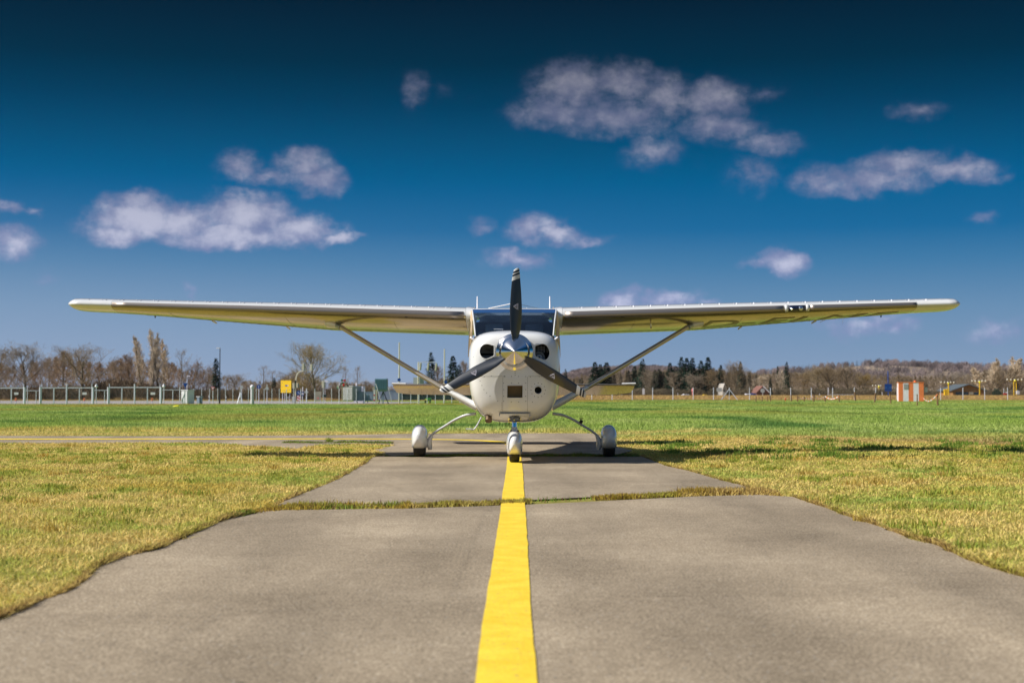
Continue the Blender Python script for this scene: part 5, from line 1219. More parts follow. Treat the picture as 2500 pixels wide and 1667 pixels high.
# low pipe fence sections between gates
def pipe_sec(a, b, py, posts, label):
    D = 116; root = empty('pipe_fence', (px_x((a+b)/2, D), D, 0), label, 'fence', 'short pipe fences between the gates'); z = zof(py, a, D); mb = MB(); mb.bar((px_x(a, D), D, z), (px_x(b, D), D, z), .05); mb.build('rail', M['galv'], root)
    for p in posts: post('fence_post', p, py + 1 if p not in (67, 439) else 944, D, .06, M['galv'], root)
    w_ = MB(); wires(w_, (px_x(a, D), D+.02, 0), (px_x(b, D), D+.02, 0), .04, z, .12, .004); w_.build('wire_mesh', M['wire'], root)
pipe_sec(61, 97, 953.5, (67, 88.5), 'short pipe fence between the left and middle gates'); pipe_sec(228, 263, 952.5, (255.5,), 'short pipe fence between the middle and right gates'); pipe_sec(395, 440, 951.5, (422, 439), 'short pipe fence between the right gate and the white cabinet')
# wire fence right of the cabinet
fx = [440 + .1956*q for q in (165, 268, 368, 468, 565, 658, 750, 852, 950, 1048, 1145, 1237, 1327, 1415, 1505, 1580, 1680, 1785, 1890)] + [828, 848, 870, 890, 982, 1003, 1023, 1043, 1063, 1083, 1103, 1123]
FD = 117.0
def fence(name, pxs, D, ytop, label, wpost, step, wire, base=None, grp=None):
    root = empty(name, (px_x(pxs[0], D), D, float(terrain(0, D))), label, 'fence', grp)
    for p in pxs: post('fence_post', p, ytop, D, wpost, M['galv'], root)
    w_ = MB(); z0 = float(terrain(0, D)) + .03; z1 = zof(ytop + 2, 1250, D); wires(w_, (px_x(pxs[0], D), D+.03, 0), (px_x(pxs[-1], D), D+.03, 0), z0, z1, step, wire); w_.build('wire_mesh', M['wire'], root); return root
f1 = fence('wire_fence', sorted(fx), FD, 948.5, 'long wire fence on thin pale posts right of the gates', .045, .10, .0035)
for a in (581, 595):
    mb = MB(); mb.bar((px_x(a, FD), FD-.3, 0), (px_x(587, FD), FD, .95), .05); mb.build('fence_brace', M['galv'], f1)
fr_ = [1346 + 49.5*i for i in range(0, 9)] + [1780.5, 1830, 1881, 1930.5, 1981, 2033, 2086, 2138, 2190, 2243, 2296.5, 2351, 2404, 2460, 2515]
RD_ = 186.0
f2 = fence('wire_fence', fr_, RD_, 946, 'wire fence with tall grey posts crossing the right side of the field', .095, .16, .004)
for px, a, b in ((1780.5, 1760, 1800), ):
    for q in (a, b): mb = MB(); mb.bar((px_x(q, RD_), RD_-.2, .05), (px_x(px, RD_), RD_, zof(950, px, RD_)), .08); mb.build('fence_brace', M['galv'], f2)
# wooden stakes with barrier tape
def stake(px, yt_, yb_, w, m, lab):
    D = CAMH * F / (yb_ - HOR); x = px_x(px, D); r = random.Random(px); mb = MB(); z = zof(yt_, px, D); wd = w * D / F; tilt = r.gauss(0, .03)
    mb.tube([(x, D, -.03), (x + tilt, D, z * .6), (x + tilt * 1.3, D, z)], [wd*.55, wd*.5, wd*.48], 7); o = mb.build('wooden_stake', m, origin=(x, D, 0)); tag(o, lab, 'stake', 'wooden stakes around the striped cabin'); return Vector((x + tilt, D, z * .93))
SK = {}
for px, a, b, w, lab in ((1845,968,982,2.4,'short dark stake nearest the blue-roofed van'),(1860,968,981,2.2,'short pale stake right of the blue-roofed van'),(1873,967,981.5,2.2,'short dark stake below the red-roofed house'),(1882,965,981.5,2.6,'brown stake just right of the red-roofed house'),
  (1916,972,982,2.8,'red painted short stake left of the barrier rope'),(1932,964,981.5,3.2,'brown stake left of the first roped stake'),(1947,965.5,982,2.8,'roped stake at the left end of the barrier tape'),(1964,968,982,2.8,'second roped stake, lower than its neighbours'),(1986,964,982,4,'thick roped stake under the single dark conifer clump'),
  (2014,966,982,3.6,'roped stake below the white box sign'),(2049,965,982.5,3,'roped stake at the right end of the barrier tape'),(2088,957,980,4,'tall brown stake standing alone left of the blue sign'),(2134.5,958.5,983.5,4,'tall brown stake just left of the blue sign'),(2175,961,986.5,3.4,'brown stake between the blue sign and the striped cabin'),
  (2239,962,991.5,3,'grey brown stake in front of the striped cabin'),(2289,960,991.5,4,'brown stake holding the tape right of the cabin')):
    SK[px] = stake(px, a, b, w, M['red'] if px == 1916 else M['wood'], lab)
def tape(a, b, sag, lab, m=None):
    P = [a.lerp(b, t/10) + Vector((0, 0, -sag * math.sin(PI*t/10))) for t in range(11)]; mb = MB(); mm = [M['offwhite'], M['orange']]
    for i, (p, q) in enumerate(zip(P, P[1:])): mb.cur = i % 2; mb.bar(p, q, .02, .08)
    o = mb.build('barrier_tape', mm, origin=tuple(a)); tag(o, lab, 'tape', 'red and white barrier tapes')
tape(SK[1947], SK[1964], .22, 'barrier tape on the two leftmost roped stakes'); tape(SK[1964], SK[1986], .28, 'barrier tape dipping left of the thick roped stake'); tape(SK[1986], SK[2014], .30, 'barrier tape dipping right of the thick roped stake'); tape(SK[2014], SK[2049], .30, 'barrier tape at the right end of the roped row')
# striped cabin
CD = 148.0
xa, xb = px_x(2180, CD), px_x(2254, CD); zt = zof(934, 2220, CD); xm = px_x(2195.5, CD)
cab = empty('striped_cabin', ((xa+xb)/2, CD, 0), 'orange and white striped equipment cabin standing on the grass', 'cabin')
dl = 2.3
Aq = Vector((xm, CD - .0, 0)); Bq = Vector((xb, CD + .25, 0)); Lq = Vector((px_x(2180.5, CD + 2.0), CD + 2.0, 0)); Kq = Bq + (Lq - Aq)
def wallstrip(p, q, t0, t1, z0, z1, m, name, par=cab, off=.0):
    a = p.lerp(q, t0); b = p.lerp(q, t1); n = (q - p).cross(Vector((0,0,1))).normalized() * off; mb = MB(); a += n; b += n
    d = (q - p).normalized(); nn = Vector((d.y, -d.x, 0)) * -.03; mb.add([a + Vector((0,0,z0)), b + Vector((0,0,z0)), b + Vector((0,0,z1)), a + Vector((0,0,z1)), a - nn * -1 + Vector((0,0,z0)), b - nn*-1 + Vector((0,0,z0)), b - nn*-1 + Vector((0,0,z1)), a - nn*-1 + Vector((0,0,z1))], [(0,1,2,3),(7,6,5,4),(0,4,5,1),(1,5,6,2),(2,6,7,3),(3,7,4,0)]); return mb.build(name, m, par)
mb = MB(); mb.add([v + Vector((0,0,z)) for z in (.0, zt - .02) for v in (Aq.lerp(Kq,.02), Bq.lerp(Lq,.02), Kq.lerp(Aq,.02), Lq.lerp(Bq,.02))], [(0,1,2,3),(4,5,6,7),(0,1,5,4),(1,2,6,5),(2,3,7,6),(3,0,4,7)]); mb.build('cabin_body', M['offwhite'], cab)
for t0, t1, m in ((0,.17,'orange'),(.17,.39,'offwhite'),(.39,.585,'orange'),(.585,.80,'offwhite'),(.80,1,'orange')): wallstrip(Aq, Bq, t0, t1, .03, zt, M[m], 'wall_stripe', off=.012)
for t0, t1, m in ((0,.10,'orange'),(.10,.25,'offwhite'),(.25,.75,'offwhite'),(.75,1,'orange')): wallstrip(Lq, Aq, t0, t1, .03, zt, M[m], 'wall_stripe', off=.012)
for t0, t1, m in ((0,.33,'orange'),(.33,.66,'offwhite'),(.66,1,'orange')): wallstrip(Bq, Kq, t0, t1, .03, zt, M[m], 'wall_stripe', off=.012)
wallstrip(Aq, Bq, .195, .38, zt*.68, zt*.93, M['grey'], 'vent_grille', off=.05)
mb = MB(); mb.add([v + Vector((0,0,z)) for z in (zt, zt + .06) for v in (Aq.lerp(Kq,-.02), Bq.lerp(Lq,-.02), Kq.lerp(Aq,-.02), Lq.lerp(Bq,-.02))], [(0,1,2,3),(4,5,6,7),(0,1,5,4),(1,2,6,5),(2,3,7,6),(3,0,4,7)]); mb.build('cabin_roof', M['orange'], cab)
mb = MB(); mb.tube([((xa+xb)/2 + .75, CD + 1, zt), ((xa+xb)/2 + .75, CD + 1, zt + .22)], .12, 8); mb.build('roof_vent', M['orange'], cab)
mb = MB(); mb.box((xb + .25, CD + .9, 1.3), (.28, .3, .5)); mb.bar((xb - .1, CD + .9, 1.3), (xb + .2, CD + .9, 1.3), .05); mb.build('wall_unit', M['offwhite'], cab)
cab.rotation_euler[2] = R(-13)
tape(Vector((xb + .02, CD - .1, .35)), SK[2289] * .98 + Vector((0,0,-.0)), .35, 'barrier tape from the striped cabin to the right stake')
# generic signs
def sign(name, px, y0, y1, ybot, D, shape, w, m, lab, cat='sign', pole=M['galv'], pw=.07, back=None, extra=None, top=None, grp=None):
    x = px_x(px, D); gz = float(terrain(x, D)); root = empty(name, (x, D, gz), lab, cat, grp); zc = (zof(y0, px, D) + zof(y1, px, D)) / 2; h = zof(y0, px, D) - zof(y1, px, D); ww = w * D / F
    post('pole', px, top if top is not None else y0 + 1, D, pw, pole, root); mb = MB()
    if shape == 'round': mb.lathe([(.001, -.075), (h/2 * .96, -.075), (h/2, -.06), (h/2, -.05), (.001, -.045)], (x, D, zc), 'y', 24)
    elif shape == 'tri': mb.prism([(x - ww/2, zc - h/2), (x + ww/2, zc - h/2), (x, zc + h/2)], D - .07, D - .05)
    elif shape == 'itri': mb.prism([(x - ww/2, zc + h/2), (x, zc - h/2), (x + ww/2, zc + h/2)], D - .07, D - .05)
    else: mb.box((x, D - .06, zc), (ww, .03, h))
    pl = mb.build('sign_panel', m, root)
    if extra: extra(pl, x, D, zc, h, ww)
    return root
def arrow_white(pl, x, D, zc, h, ww):
    mb = MB(); mb.bar((x - h*.18, D - .082, zc + h*.22), (x + h*.18, D - .082, zc - h*.2), h*.10, .006, up=(0,1,0)); mb.bar((x + h*.18, D - .082, zc - h*.2), (x + h*.18, D - .082, zc + h*.04), h*.10, .006, up=(0,1,0)); mb.build('white_arrow', M['offwhite'], pl)
def stripes_rw(pl, x, D, zc, h, ww):
    for q in (-1, 0, 1):
        mb = MB(); a = zc + q*h*.55; pts_ = [(x - ww/2, a + h*.30), (x - ww/2, a + h*.06), (x + ww/2, a - h*.34), (x + ww/2, a - h*.10)]; pts_ = [(p, min(max(z, zc - h/2), zc + h/2)) for p, z in pts_]
        mb.prism(pts_, D - .085, D - .078); mb.build('red_stripe', M['red'], pl)
sign('yield_sign', 520, 944, 954, 985, 120, 'itri', 10, M['pink'], 'faded red yield sign on a thin pole left of the white ball-topped column', extra=lambda pl, x, D, zc, h, ww: MB().prism([(x - ww*.26, zc + h*.32), (x, zc - h*.18), (x + ww*.26, zc + h*.32)], D - .08, D - .072).build('white_centre', M['offwhite'], pl))
sign('round_sign', 590, 941, 949, 984, 124, 'round', 8, M['signback'], 'grey back of a round sign beside the fence brace')
sign('round_sign', 632, 939, 949, 982, 124, 'round', 8, M['blue'], 'blue round sign right of the white ball-topped column', extra=lambda pl, x, D, zc, h, ww: MB().prism([(x - h*.05, zc - h*.3), (x + h*.05, zc - h*.3), (x + h*.05, zc + h*.3), (x - h*.05, zc + h*.3)], D - .084, D - .078).build('white_mark', M['offwhite'], pl))
sign('triangle_sign', 652, 939, 951, 985, 123, 'tri', 11, M['signback'], 'grey back of a triangular sign left of the big yellow sign', top=938)
def yellow_extra(pl, x, D, zc, h, ww):
    bx = lambda u, v, a, b, m, n, d=.0: MB().box((x + u*ww, D - .082 - d, zc + v*h), (a*ww, .008, b*h)).build(n, m, pl)
    bx(.05, .08, .28, .10, M['blue'], 'blue_field'); bx(.20, .08, .07, .09, M['offwhite'], 'white_symbol', .008)
    for u, v in ((-.36, .32), (-.36, .02), (.02, -.36), (.33, -.28), (-.18, -.36)): bx(u, v, .035, .07, M['grey'], 'lettering_mark')
ysn = sign('direction_sign', 699, 928.5, 958.5, 980, 126, 'box', 28.5, M['yellow'], 'large square yellow direction sign with a small blue field', pw=.06, extra=yellow_extra)
ysn.rotation_euler[2] = R(-20)
for q in (690, 707.5): post('pole', q, 958, 126, .06, M['galv'], ysn)
post('pole', 695, 958, 128, .04, M['galv'], ysn)
s_ = sign('round_sign', 729.3, 953.5, 964.5, 979, 124, 'round', 11, M['blue'], 'blue round arrow sign above a red and white striped board', extra=arrow_white)
x = px_x(729.3, 124); zc = zof(971.8, 729, 124); h = .46; mb = MB(); mb.box((x + .02, 123.94, zc), (.33, .03, h)); sb = mb.build('striped_board', M['offwhite'], s_); stripes_rw(sb, x + .02, 124, zc, h, .33)
sign('round_sign', 739, 956.5, 966, 978, 127, 'box', 6, M['blue'], 'small blue sign with a white disc right of the arrow sign', pole=M['offwhite'], top=944, extra=lambda pl, x, D, zc, h, ww: MB().lathe([(.001, -.082), (h*.28, -.082), (h*.28, -.078)], (x, D, zc), 'y', 14).build('white_disc', M['offwhite'], pl))
sign('small_sign', 748, 954.5, 959.5, 978, 130, 'box', 9, M['signback'], 'small grey sign back left of the beige board', top=948)
sign('round_sign', 1862, 948.5, 959, 969, 250, 'round', 6, M['signback'], 'round sign back in front of the red-roofed house')
sign('box_sign', 2022, 946.5, 960, 968, 250, 'box', 3, M['offwhite'], 'narrow upright white sign right of the roped stakes')
sign('box_sign', 1571, 949, 962.5, 970, 250, 'box', 6, M['offwhite'], 'small white rectangular sign right of the stabiliser', top=946)
sign('place_sign', 1756, 946.5, 956, 968, 250, 'box', 13, M['signback'], 'pale blue grey rectangular sign left of the white gabled house', pw=.1)
def twodots(pl, x, D, zc, h, ww):
    for u in (-.3, .3): MB().lathe([(.001, -.09), (.14, -.09), (.14, -.08)], (x + u*ww, D, zc), 'y', 12).build('marking', mat('pale blue', (.03,.18,.5), .4), pl)
sign('blue_sign', 2168.5, 937, 955, 967, 230, 'box', 17, M['blue'], 'dark blue square sign on a tall dark pole left of the striped cabin', pole=M['blue'], pw=.16, top=905, extra=twodots)
mb = MB(); x = px_x(1691, 250); mb.tube([(x, 250, .5), (x, 250, zof(949, 1691, 250))], .09, 8); mb.lathe([(.2,-.3),(.22,0),(.05,.3)], (x, 250, zof(952, 1691, 250)), 'z', 8); o = mb.build('red_pole', M['pink'], origin=(x, 250, .5)); tag(o, 'short red pole with a rounded head in front of the evergreens', 'pole')
# delineator posts
dp = [(510,964.5,978.5,123,'left of the street lamp'),(552,967,978.5,123,'right of the street lamp'),(703,968,979,126,'under the yellow sign'),(1392,966,971,252,'close to the cowling, under the stabiliser'),(1456,964,972,252,'wider, behind the propeller tip'),(1518,963.5,972.5,252,'below the tip of the stabiliser'),
      (1591,966,972,252,'right of the small white rectangular sign'),(1655,959.5,972,252,'in front of the narrow pointed conifer'),(1752,963,971,252,'below the pale rectangular sign'),(1813,965.5,970,252,'just left of the blue-roofed van'),(2001,961,969,252,'left of the upright white sign'),(2154,957,969,252,'left of the dark blue sign')]
for px, a, b, D, lab in dp:
    x = px_x(px, D); gz = float(terrain(x, D)) - .02; z = zof(a, px, D); w = 1.6 * D / F * (1.6 if px == 1456 else 1); root = empty('delineator_post', (x, D, gz), 'white roadside delineator post ' + lab, 'post', 'white delineator posts along the road')
    MB().box((x, D, (gz + z)/2), (w, w, z - gz)).build('post_body', M['offwhite'], root); MB().box((x, D - w*.55, gz + (z-gz)*.62), (w*1.04, .02, (z-gz)*.16)).build('black_band', M['black'], root)
# street lamps
def lamp(px, yt_, D, arm, lab, m, r0=.09):
    x = px_x(px, D); root = empty('street_lamp', (x, D, 0), lab, 'street lamp'); z = zof(yt_, px, D); MB().tube([(x, D, 0), (x, D, 1.0), (x, D, 1.02), (x, D, z)], [r0*1.3, r0*1.2, r0, r0*.6], 10).build('pole', m, root)
    MB().box((x + arm*D/F/2, D, z - .03), (abs(arm)*D/F, .2, .07)).build('lamp_head', M['offwhite'], root, bevel=.02)
lamp(536.3, 849, 124, -8.5, 'tall dark street lamp with a short arm pointing left', M['black'], .055); lamp(456.5, 917, 130, 7, 'short street lamp behind the white cabinet', M['galv'], .03)
# cabinets
def cabinet(px0, px1, y0, y1, lab, m, m2, dep=.7):
    D = CAMH*F/(y1 - HOR); xa, xb = px_x(px0, D), px_x(px1, D); z = zof(y0, px0, D); root = empty('electrical_cabinet', ((xa+xb)/2, D, 0), lab, 'cabinet'); MB().box(((xa+xb)/2, D + dep/2, z/2), (xb-xa, dep, z)).build('cabinet_body', m, root, bevel=.01); MB().box(((xa+xb)/2, D + dep/2, z + .03), (xb-xa+.08, dep+.08, .06)).build('cabinet_roof', M['offwhite'], root)
    MB().box(((xa+xb)/2, D - .012, z*.5), ((xb-xa)*.86, .02, z*.88)).build('cabinet_door', m2, root); root.rotation_euler[2] = R(-24)
cabinet(441, 459.5, 953, 986.3, 'white electrical cabinet at the right end of the gates', M['offwhite'], M['offwhite'], .9); cabinet(479.5, 488.5, 969, 986, 'small blue grey cabinet with a white lid', M['bluegrey'], M['bluegrey'], .4)
x = px_x(452.5, 119); mb = MB(); mb.prism([(x-.17, zof(935, 452, 119)), (x+.17, zof(935, 452, 119)), (x+.06, zof(944, 452, 119)), (x-.06, zof(944, 452, 119))], 118.9, 119.1); mb.tube([(x, 119, zof(944, 452, 119)), (x, 119, 0)], .03, 6); o = mb.build('blue_funnel_sign', M['blue'], origin=(x, 119, 0)); tag(o, 'small dark blue sign behind the white cabinet', 'sign')
# ball-topped column
D = 118; x = px_x(615.5, D); col_ = empty('ball_column', (x, D, 0), 'thick white column with a ball top standing in the field edge', 'column'); z1 = zof(948, 615, D)
MB().tube([(x, D, -.02), (x, D, z1)], .125, 20).build('column_shaft', M['offwhite'], col_, smooth=60)
mb = MB(); mb.lathe([(.01,-.02),(.15,0),(.17,.05),(.17,.13),(.15,.22),(.09,.29),(.01,.31)], (x, D, z1), 'z', 20); mb.build('ball_top', M['offwhite'], col_, smooth=60); MB().bar((x + .14, D, 0), (x + .13, D, .35), .05, .08).build('cable_box', M['bluegrey'], col_)
# traffic lights
def head(x, D, z, h, root, face='back', tilt=0, w=None):
    w = w or h * .36; rot = Matrix.Rotation(tilt, 3, 'Y'); mb = MB(); mb.box((x, D, z), (w, .22, h), rot); o = mb.build('signal_head', M['cream'], root, bevel=.02); b = MB(); b.box((x + w*.55, D + .05, z), (.05, .2, h*.95), rot); b.build('backing_plate', M['green'], o)
    for q in (-.32, 0, .32):
        v = rot @ Vector((w*.35, 0, q*h)); MB().tube([(x + v.x, D - .02, z + v.z), (x + v.x + .05, D - .02, z + v.z)], .04, 8).build('lens_hood', M['black'], o)
D = 128; root = empty('traffic_light', (px_x(722, D), D, 0), 'curved traffic light mast reaching over the road toward the solitary tree', 'traffic light')
P4 = catmull([(px_x(721, D), D, 0), (px_x(722, D), D, zof(935, 722, D)), (px_x(725, D), D, zof(915, 722, D)), (px_x(731, D), D, zof(908, 722, D)), (px_x(740, D), D, zof(905, 740, D)), (px_x(760, D), D, zof(904, 740, D))], 5)
MB().tube(P4, [.06 - .03*i/len(P4) for i in range(len(P4))], 8).build('mast', M['cream'], root, smooth=60)
for px, py, h in ((740.5, 895, .58), (760, 897, .58), (717.5, 941.5, .52), (726.5, 941, .42)): head(px_x(px, D), D - .1, zof(py, px, D), h, root)
MB().box((px_x(721.5, D), D - .06, zof(931.5, 720, D)), (.12, .12, .25)).build('control_box', M['black'], root)
D = 126; root = empty('traffic_light', (px_x(790, D), D, 0), 'twin-pole signal with white heads right of the solitary tree', 'traffic light')
for q in (789.5, 793.5): post('pole', q, 944, D, .05, M['galv'], root)
head(px_x(789.5, D), D - .1, zof(938, 789, D), .62, root); MB().box((px_x(796, D), D - .1, zof(930.5, 796, D)), (.32, .2, .16)).build('white_lamp_box', M['offwhite'], root); MB().box((px_x(792, D), D - .05, zof(966, 792, D)), (.34, .1, .22)).build('dark_plate', M['darkteal'], root)
D = 124; root = empty('traffic_light', (px_x(828, D), D, 0), 'slim pole with a green signal left of the striped container', 'traffic light'); post('pole', 828, 934, D, .06, M['offwhite'], root); head(px_x(826.5, D), D - .1, zof(944, 826, D), .26, root); MB().lathe([(.001,-.12),(.11,-.12),(.11,-.05)], (px_x(826, D), D, zof(946, 826, D)), 'y', 12).build('green_disc', mat('bright green', (.01,.35,.16), .4), root)
D = 125; root = empty('traffic_light', (px_x(1021, D), D, 0), 'signal gantry with three cream heads behind the left wing strut', 'traffic light'); post('mast', 1021, 884, D, .11, M['cream'], root); zz = zof(884, 1021, D); MB().bar((px_x(1021, D), D, zz), (px_x(1066, D), D, zz), .05).build('gantry_arm', M['galv'], root)
for px, py in ((1026, 894.5), (1045, 895.5), (1064.5, 896)): head(px_x(px, D), D - .1, zof(py, px, D), .66, root, tilt=R(6), w=.13)
MB().box((px_x(1022, D), D + .1, zof(929.5, 1022, D)), (.95, .03, .62)).build('large_sign_back', M['signback'], root)
# tall timber poles
for px, yt_, w, lab in ((974.5, 836, .125, 'tall cream timber pole with a blue round sign, left one'), (1085, 852, .12, 'tall cream timber pole with a blue round sign, close to the propeller')):
    D = 123; x = px_x(px, D); root = empty('timber_pole', (x, D, 0), lab, 'pole', 'tall cream poles'); MB().tube([(x, D, 0), (x, D, zof(yt_, px, D))], [w*.55, w*.42], 10).build('pole_shaft', M['cream'], root); q = 0 if px < 1000 else 3
    MB().lathe([(.001,-.12),(.15,-.12),(.15,-.09),(.001,-.085)], (px_x(px + q, D), D, zof(927 if q == 0 else 932, px, D)), 'y', 20).build('round_sign_panel', M['blue'], root)
# grey box, beige board
D = 128; MBx = MB().box((px_x(717.5, D), D, .33), (.33, .3, .56)).build('grey_utility_box', M['signback'], origin=(px_x(717.5, D), D, 0)); tag(MBx, 'pale grey utility box behind the traffic light mast', 'box')
D = 124; root = empty('notice_board', (px_x(776, D), D, 0), 'weathered beige board with reddish print under the solitary tree', 'board')
x = px_x(776, D); z0, z1 = zof(978, 776, D), zof(955.5, 776, D); mb = MB(); mb.prism([(x-.30, z0), (x+.27, z0), (x+.33, z1), (x-.33, z1)], D-.03, D+.02); pb = mb.build('board_panel', M['beige'], root); MB().box((x, D-.04, (z0+z1)/2 + .03), (.54, .01, .015)).build('middle_line', M['grey'], pb); MB().box((x + .02, D-.04, z0 + .22), (.14, .01, .12)).build('red_print', M['pink'], pb)
for q in (-.28, .26): MB().bar((x + q, D, 0), (x + q, D, z0 + .1), .05).build('board_leg', M['galv'], root)
# containers
def container(px0, px1, y0, y1, D, lab, m, name='container', dep=2.2, ribs=0, rm=None, rw=.5):
    xa, xb = px_x(px0, D), px_x(px1, D); z0 = max(.03, zof(y1, px0, D)); z1 = zof(y0, px0, D); root = empty(name, ((xa+xb)/2, D, 0), lab, 'container'); MB().box(((xa+xb)/2, D + dep/2, (z0+z1)/2), (xb-xa, dep, z1-z0)).build('container_body', m, root, bevel=.02)
    for i in range(ribs):
        x = xa + (xb-xa)*(i+.5)/ribs; MB().box((x, D - .02, (z0+z1)/2 - .03), ((xb-xa)/ribs*rw, .05, (z1-z0)*.86)).build('panel_rib', rm, root)
    MB().box(((xa+xb)/2, D + dep/2, z1 + .015), (xb-xa+.06, dep+.06, .05)).build('top_frame', rm or m, root); return root
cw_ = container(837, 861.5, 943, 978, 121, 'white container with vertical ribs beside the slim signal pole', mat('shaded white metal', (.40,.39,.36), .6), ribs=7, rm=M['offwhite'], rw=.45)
cw_.rotation_euler[2] = R(-14)
c2 = container(862.5, 911, 957, 978.5, 122, 'long blue grey container right of the white ribbed one', M['bluegrey'], ribs=2, rm=M['bluegrey'], rw=.96); MB().box((px_x(898, 122), 121.95, .45), (.07, .06, .75)).build('corner_post', M['teal'], c2); MB().bar((px_x(863, 121.8), 121.8, zof(961, 863, 121.8)), (px_x(873, 121.8), 121.8, .05), .06).build('diagonal_brace', M['darkteal'], c2)
container(923, 977.5, 953.5, 976.5, 126, 'blue grey container under the tall silo', M['bluegrey'], ribs=3, rm=M['bluegrey'], rw=.96)
container(980, 1150, 963, 976, 131, 'dark green covered stack behind the fence under the stabiliser', M['darkteal'], name='covered_stack', dep=1.5)
D = 128; root = empty('site_cabin', (px_x(875, D), D, 0), 'small site cabin with a brown window and white end above the blue grey container', 'cabin'); za, zb_ = zof(957, 875, D), zof(942.5, 875, D)
MB().box((px_x(875, D), D + 1, zb_/2), (px_x(886.5, D)-px_x(864, D), 2, zb_)).build('cabin_body', M['offwhite'], root); MB().box((px_x(871.5, D), D - .03, (za+zb_)/2), (.5, .05, .36)).build('window', M['tan'], root); MB().box((px_x(879.5, D), D - .03, (za+zb_)/2), (.06, .05, .42)).build('window_post', M['blue'], root); MB().tube([(px_x(868.5, D), D+.5, zb_), (px_x(868.5, D), D+.5, zb_ + .3)], .05, 8).build('chimney', M['offwhite'], root)
D = 121; root = empty('silo', (px_x(930, D), D, 0), 'blue green ribbed silo on legs rising above the containers', 'silo'); xa, xb = px_x(915, D), px_x(944.5, D); z0, z1 = zof(952, 930, D), zof(923.5, 930, D)
mb = MB(); w = (xb-xa)/2; xc = (xa+xb)/2; mb.loft([[Vector((xc + sx_*w*k, D + .6 + sy_*.6*k, z)) for sx_, sy_ in ((-1,-1),(1,-1),(1,1),(-1,1))] for z, k in ((z0-.12,.78),(z0,.98),(z0+.05,1),(z1-.1,1),(z1-.03,.97),(z1,.88))]); mb.build('silo_body', M['teal'], root)
for i in range(6): MB().box((xa + (xb-xa)*(i+.5)/6, D - .02, (z0+z1)/2), ((xb-xa)/6*.45, .05, (z1-z0)*.84)).build('panel_rib', mat('blue rib', (.10,.22,.27), .5), root)
for a, b in ((934.5, 923.5), (934.5, 948)): MB().bar((px_x(a, D), D + .4, zof(955, a, D)), (px_x(b, D), D + .2, 0), .06).build('support_leg', M['darkteal'], root)
MB().bar((px_x(934, D), D + .5, z0), (px_x(934, D), D + .5, 0), .09).build('support_leg', M['teal'], root)
for (a, ya), (b, yb2), lab in (((917, 936.5), (932.5, 980.5), 'leaning pale pole in front of the silo, left one'), ((947, 945), (958, 979), 'leaning pale pole right of the silo')):
    D = 119; o = MB().bar((px_x(a, D), D + .1, zof(ya, a, D)), (px_x(b, D), D - .1, 0), .05).build('leaning_pole', M['pink'] if False else M['signback'], origin=(px_x(b, D), D, 0)); tag(o, lab, 'pole')
D = 119.5; root = empty('barrier_board', (px_x(915.5, D), D, 0), 'upright beige and red banded barrier boards left of the silo', 'barrier'); z = zof(945, 915, D)
MB().box((px_x(913.8, D), D, z*.42), (.13, .06, z*.84)).build('board', M['offwhite'], root); MB().box((px_x(918.8, D), D, z*.45), (.10, .06, z*.8)).build('board', M['cream'], root); MB().box((px_x(912, D), D + .1, z*.9), (.2, .06, .35)).build('board', M['beige'], root)
for q in (.22, .52): MB().box((px_x(913.8, D), D - .035, z*q), (.13, .02, .10)).build('red_band', M['red'], root)
# bunting-like coloured cluster above the white container
D = 120; root = empty('signal_cluster', (px_x(838, D), D, 0), 'cluster of small red, green and cream signal boards above the white container', 'signals'); post('pole', 835.5, 925, D, .05, M['cream'], root)
rc = random.Random(4)
for i in range(14):
    px, py = 833 + rc.random()*18, 927 + rc.random()*17; m = [M['red'], M['green'], M['cream'], M['darkteal'], M['pink'], M['green']][i % 6]; a = rc.random(); rot = Matrix.Rotation(a, 3, 'Y'); MB().box((px_x(px, D), D - .05 - .01*i, zof(py, px, D)), (.07 + .1*rc.random(), .02, .10 + .12*rc.random()), rot).build('signal_board', m, root)
MB().bar((px_x(833, D), D, zof(943, 835, D)), (px_x(851, D), D, zof(943, 835, D)), .04).build('cross_bar', M['darkteal'], root)
# tractor
D = 128; root = empty('tractor', (px_x(1044, D), D, 0), 'small green and yellow machine half hidden under the stabiliser', 'tractor'); x = px_x(1044, D)
MB().box((x + .06, D + .4, .34), (.5, .8, .24)).build('bonnet', mat('machine green', (.05,.30,.05), .4), root, bevel=.05); MB().box((x - .12, D + .2, .25), (.26, .5, .20)).build('yellow_panel', M['yellowbright'], root, bevel=.04)
for q in (-.2, .22): MB().lathe([(.05,-.06),(.15,-.06),(.16,0),(.15,.06),(.05,.06)], (x + q, D, .16), 'x', 16).build('wheel', M['black'], root)
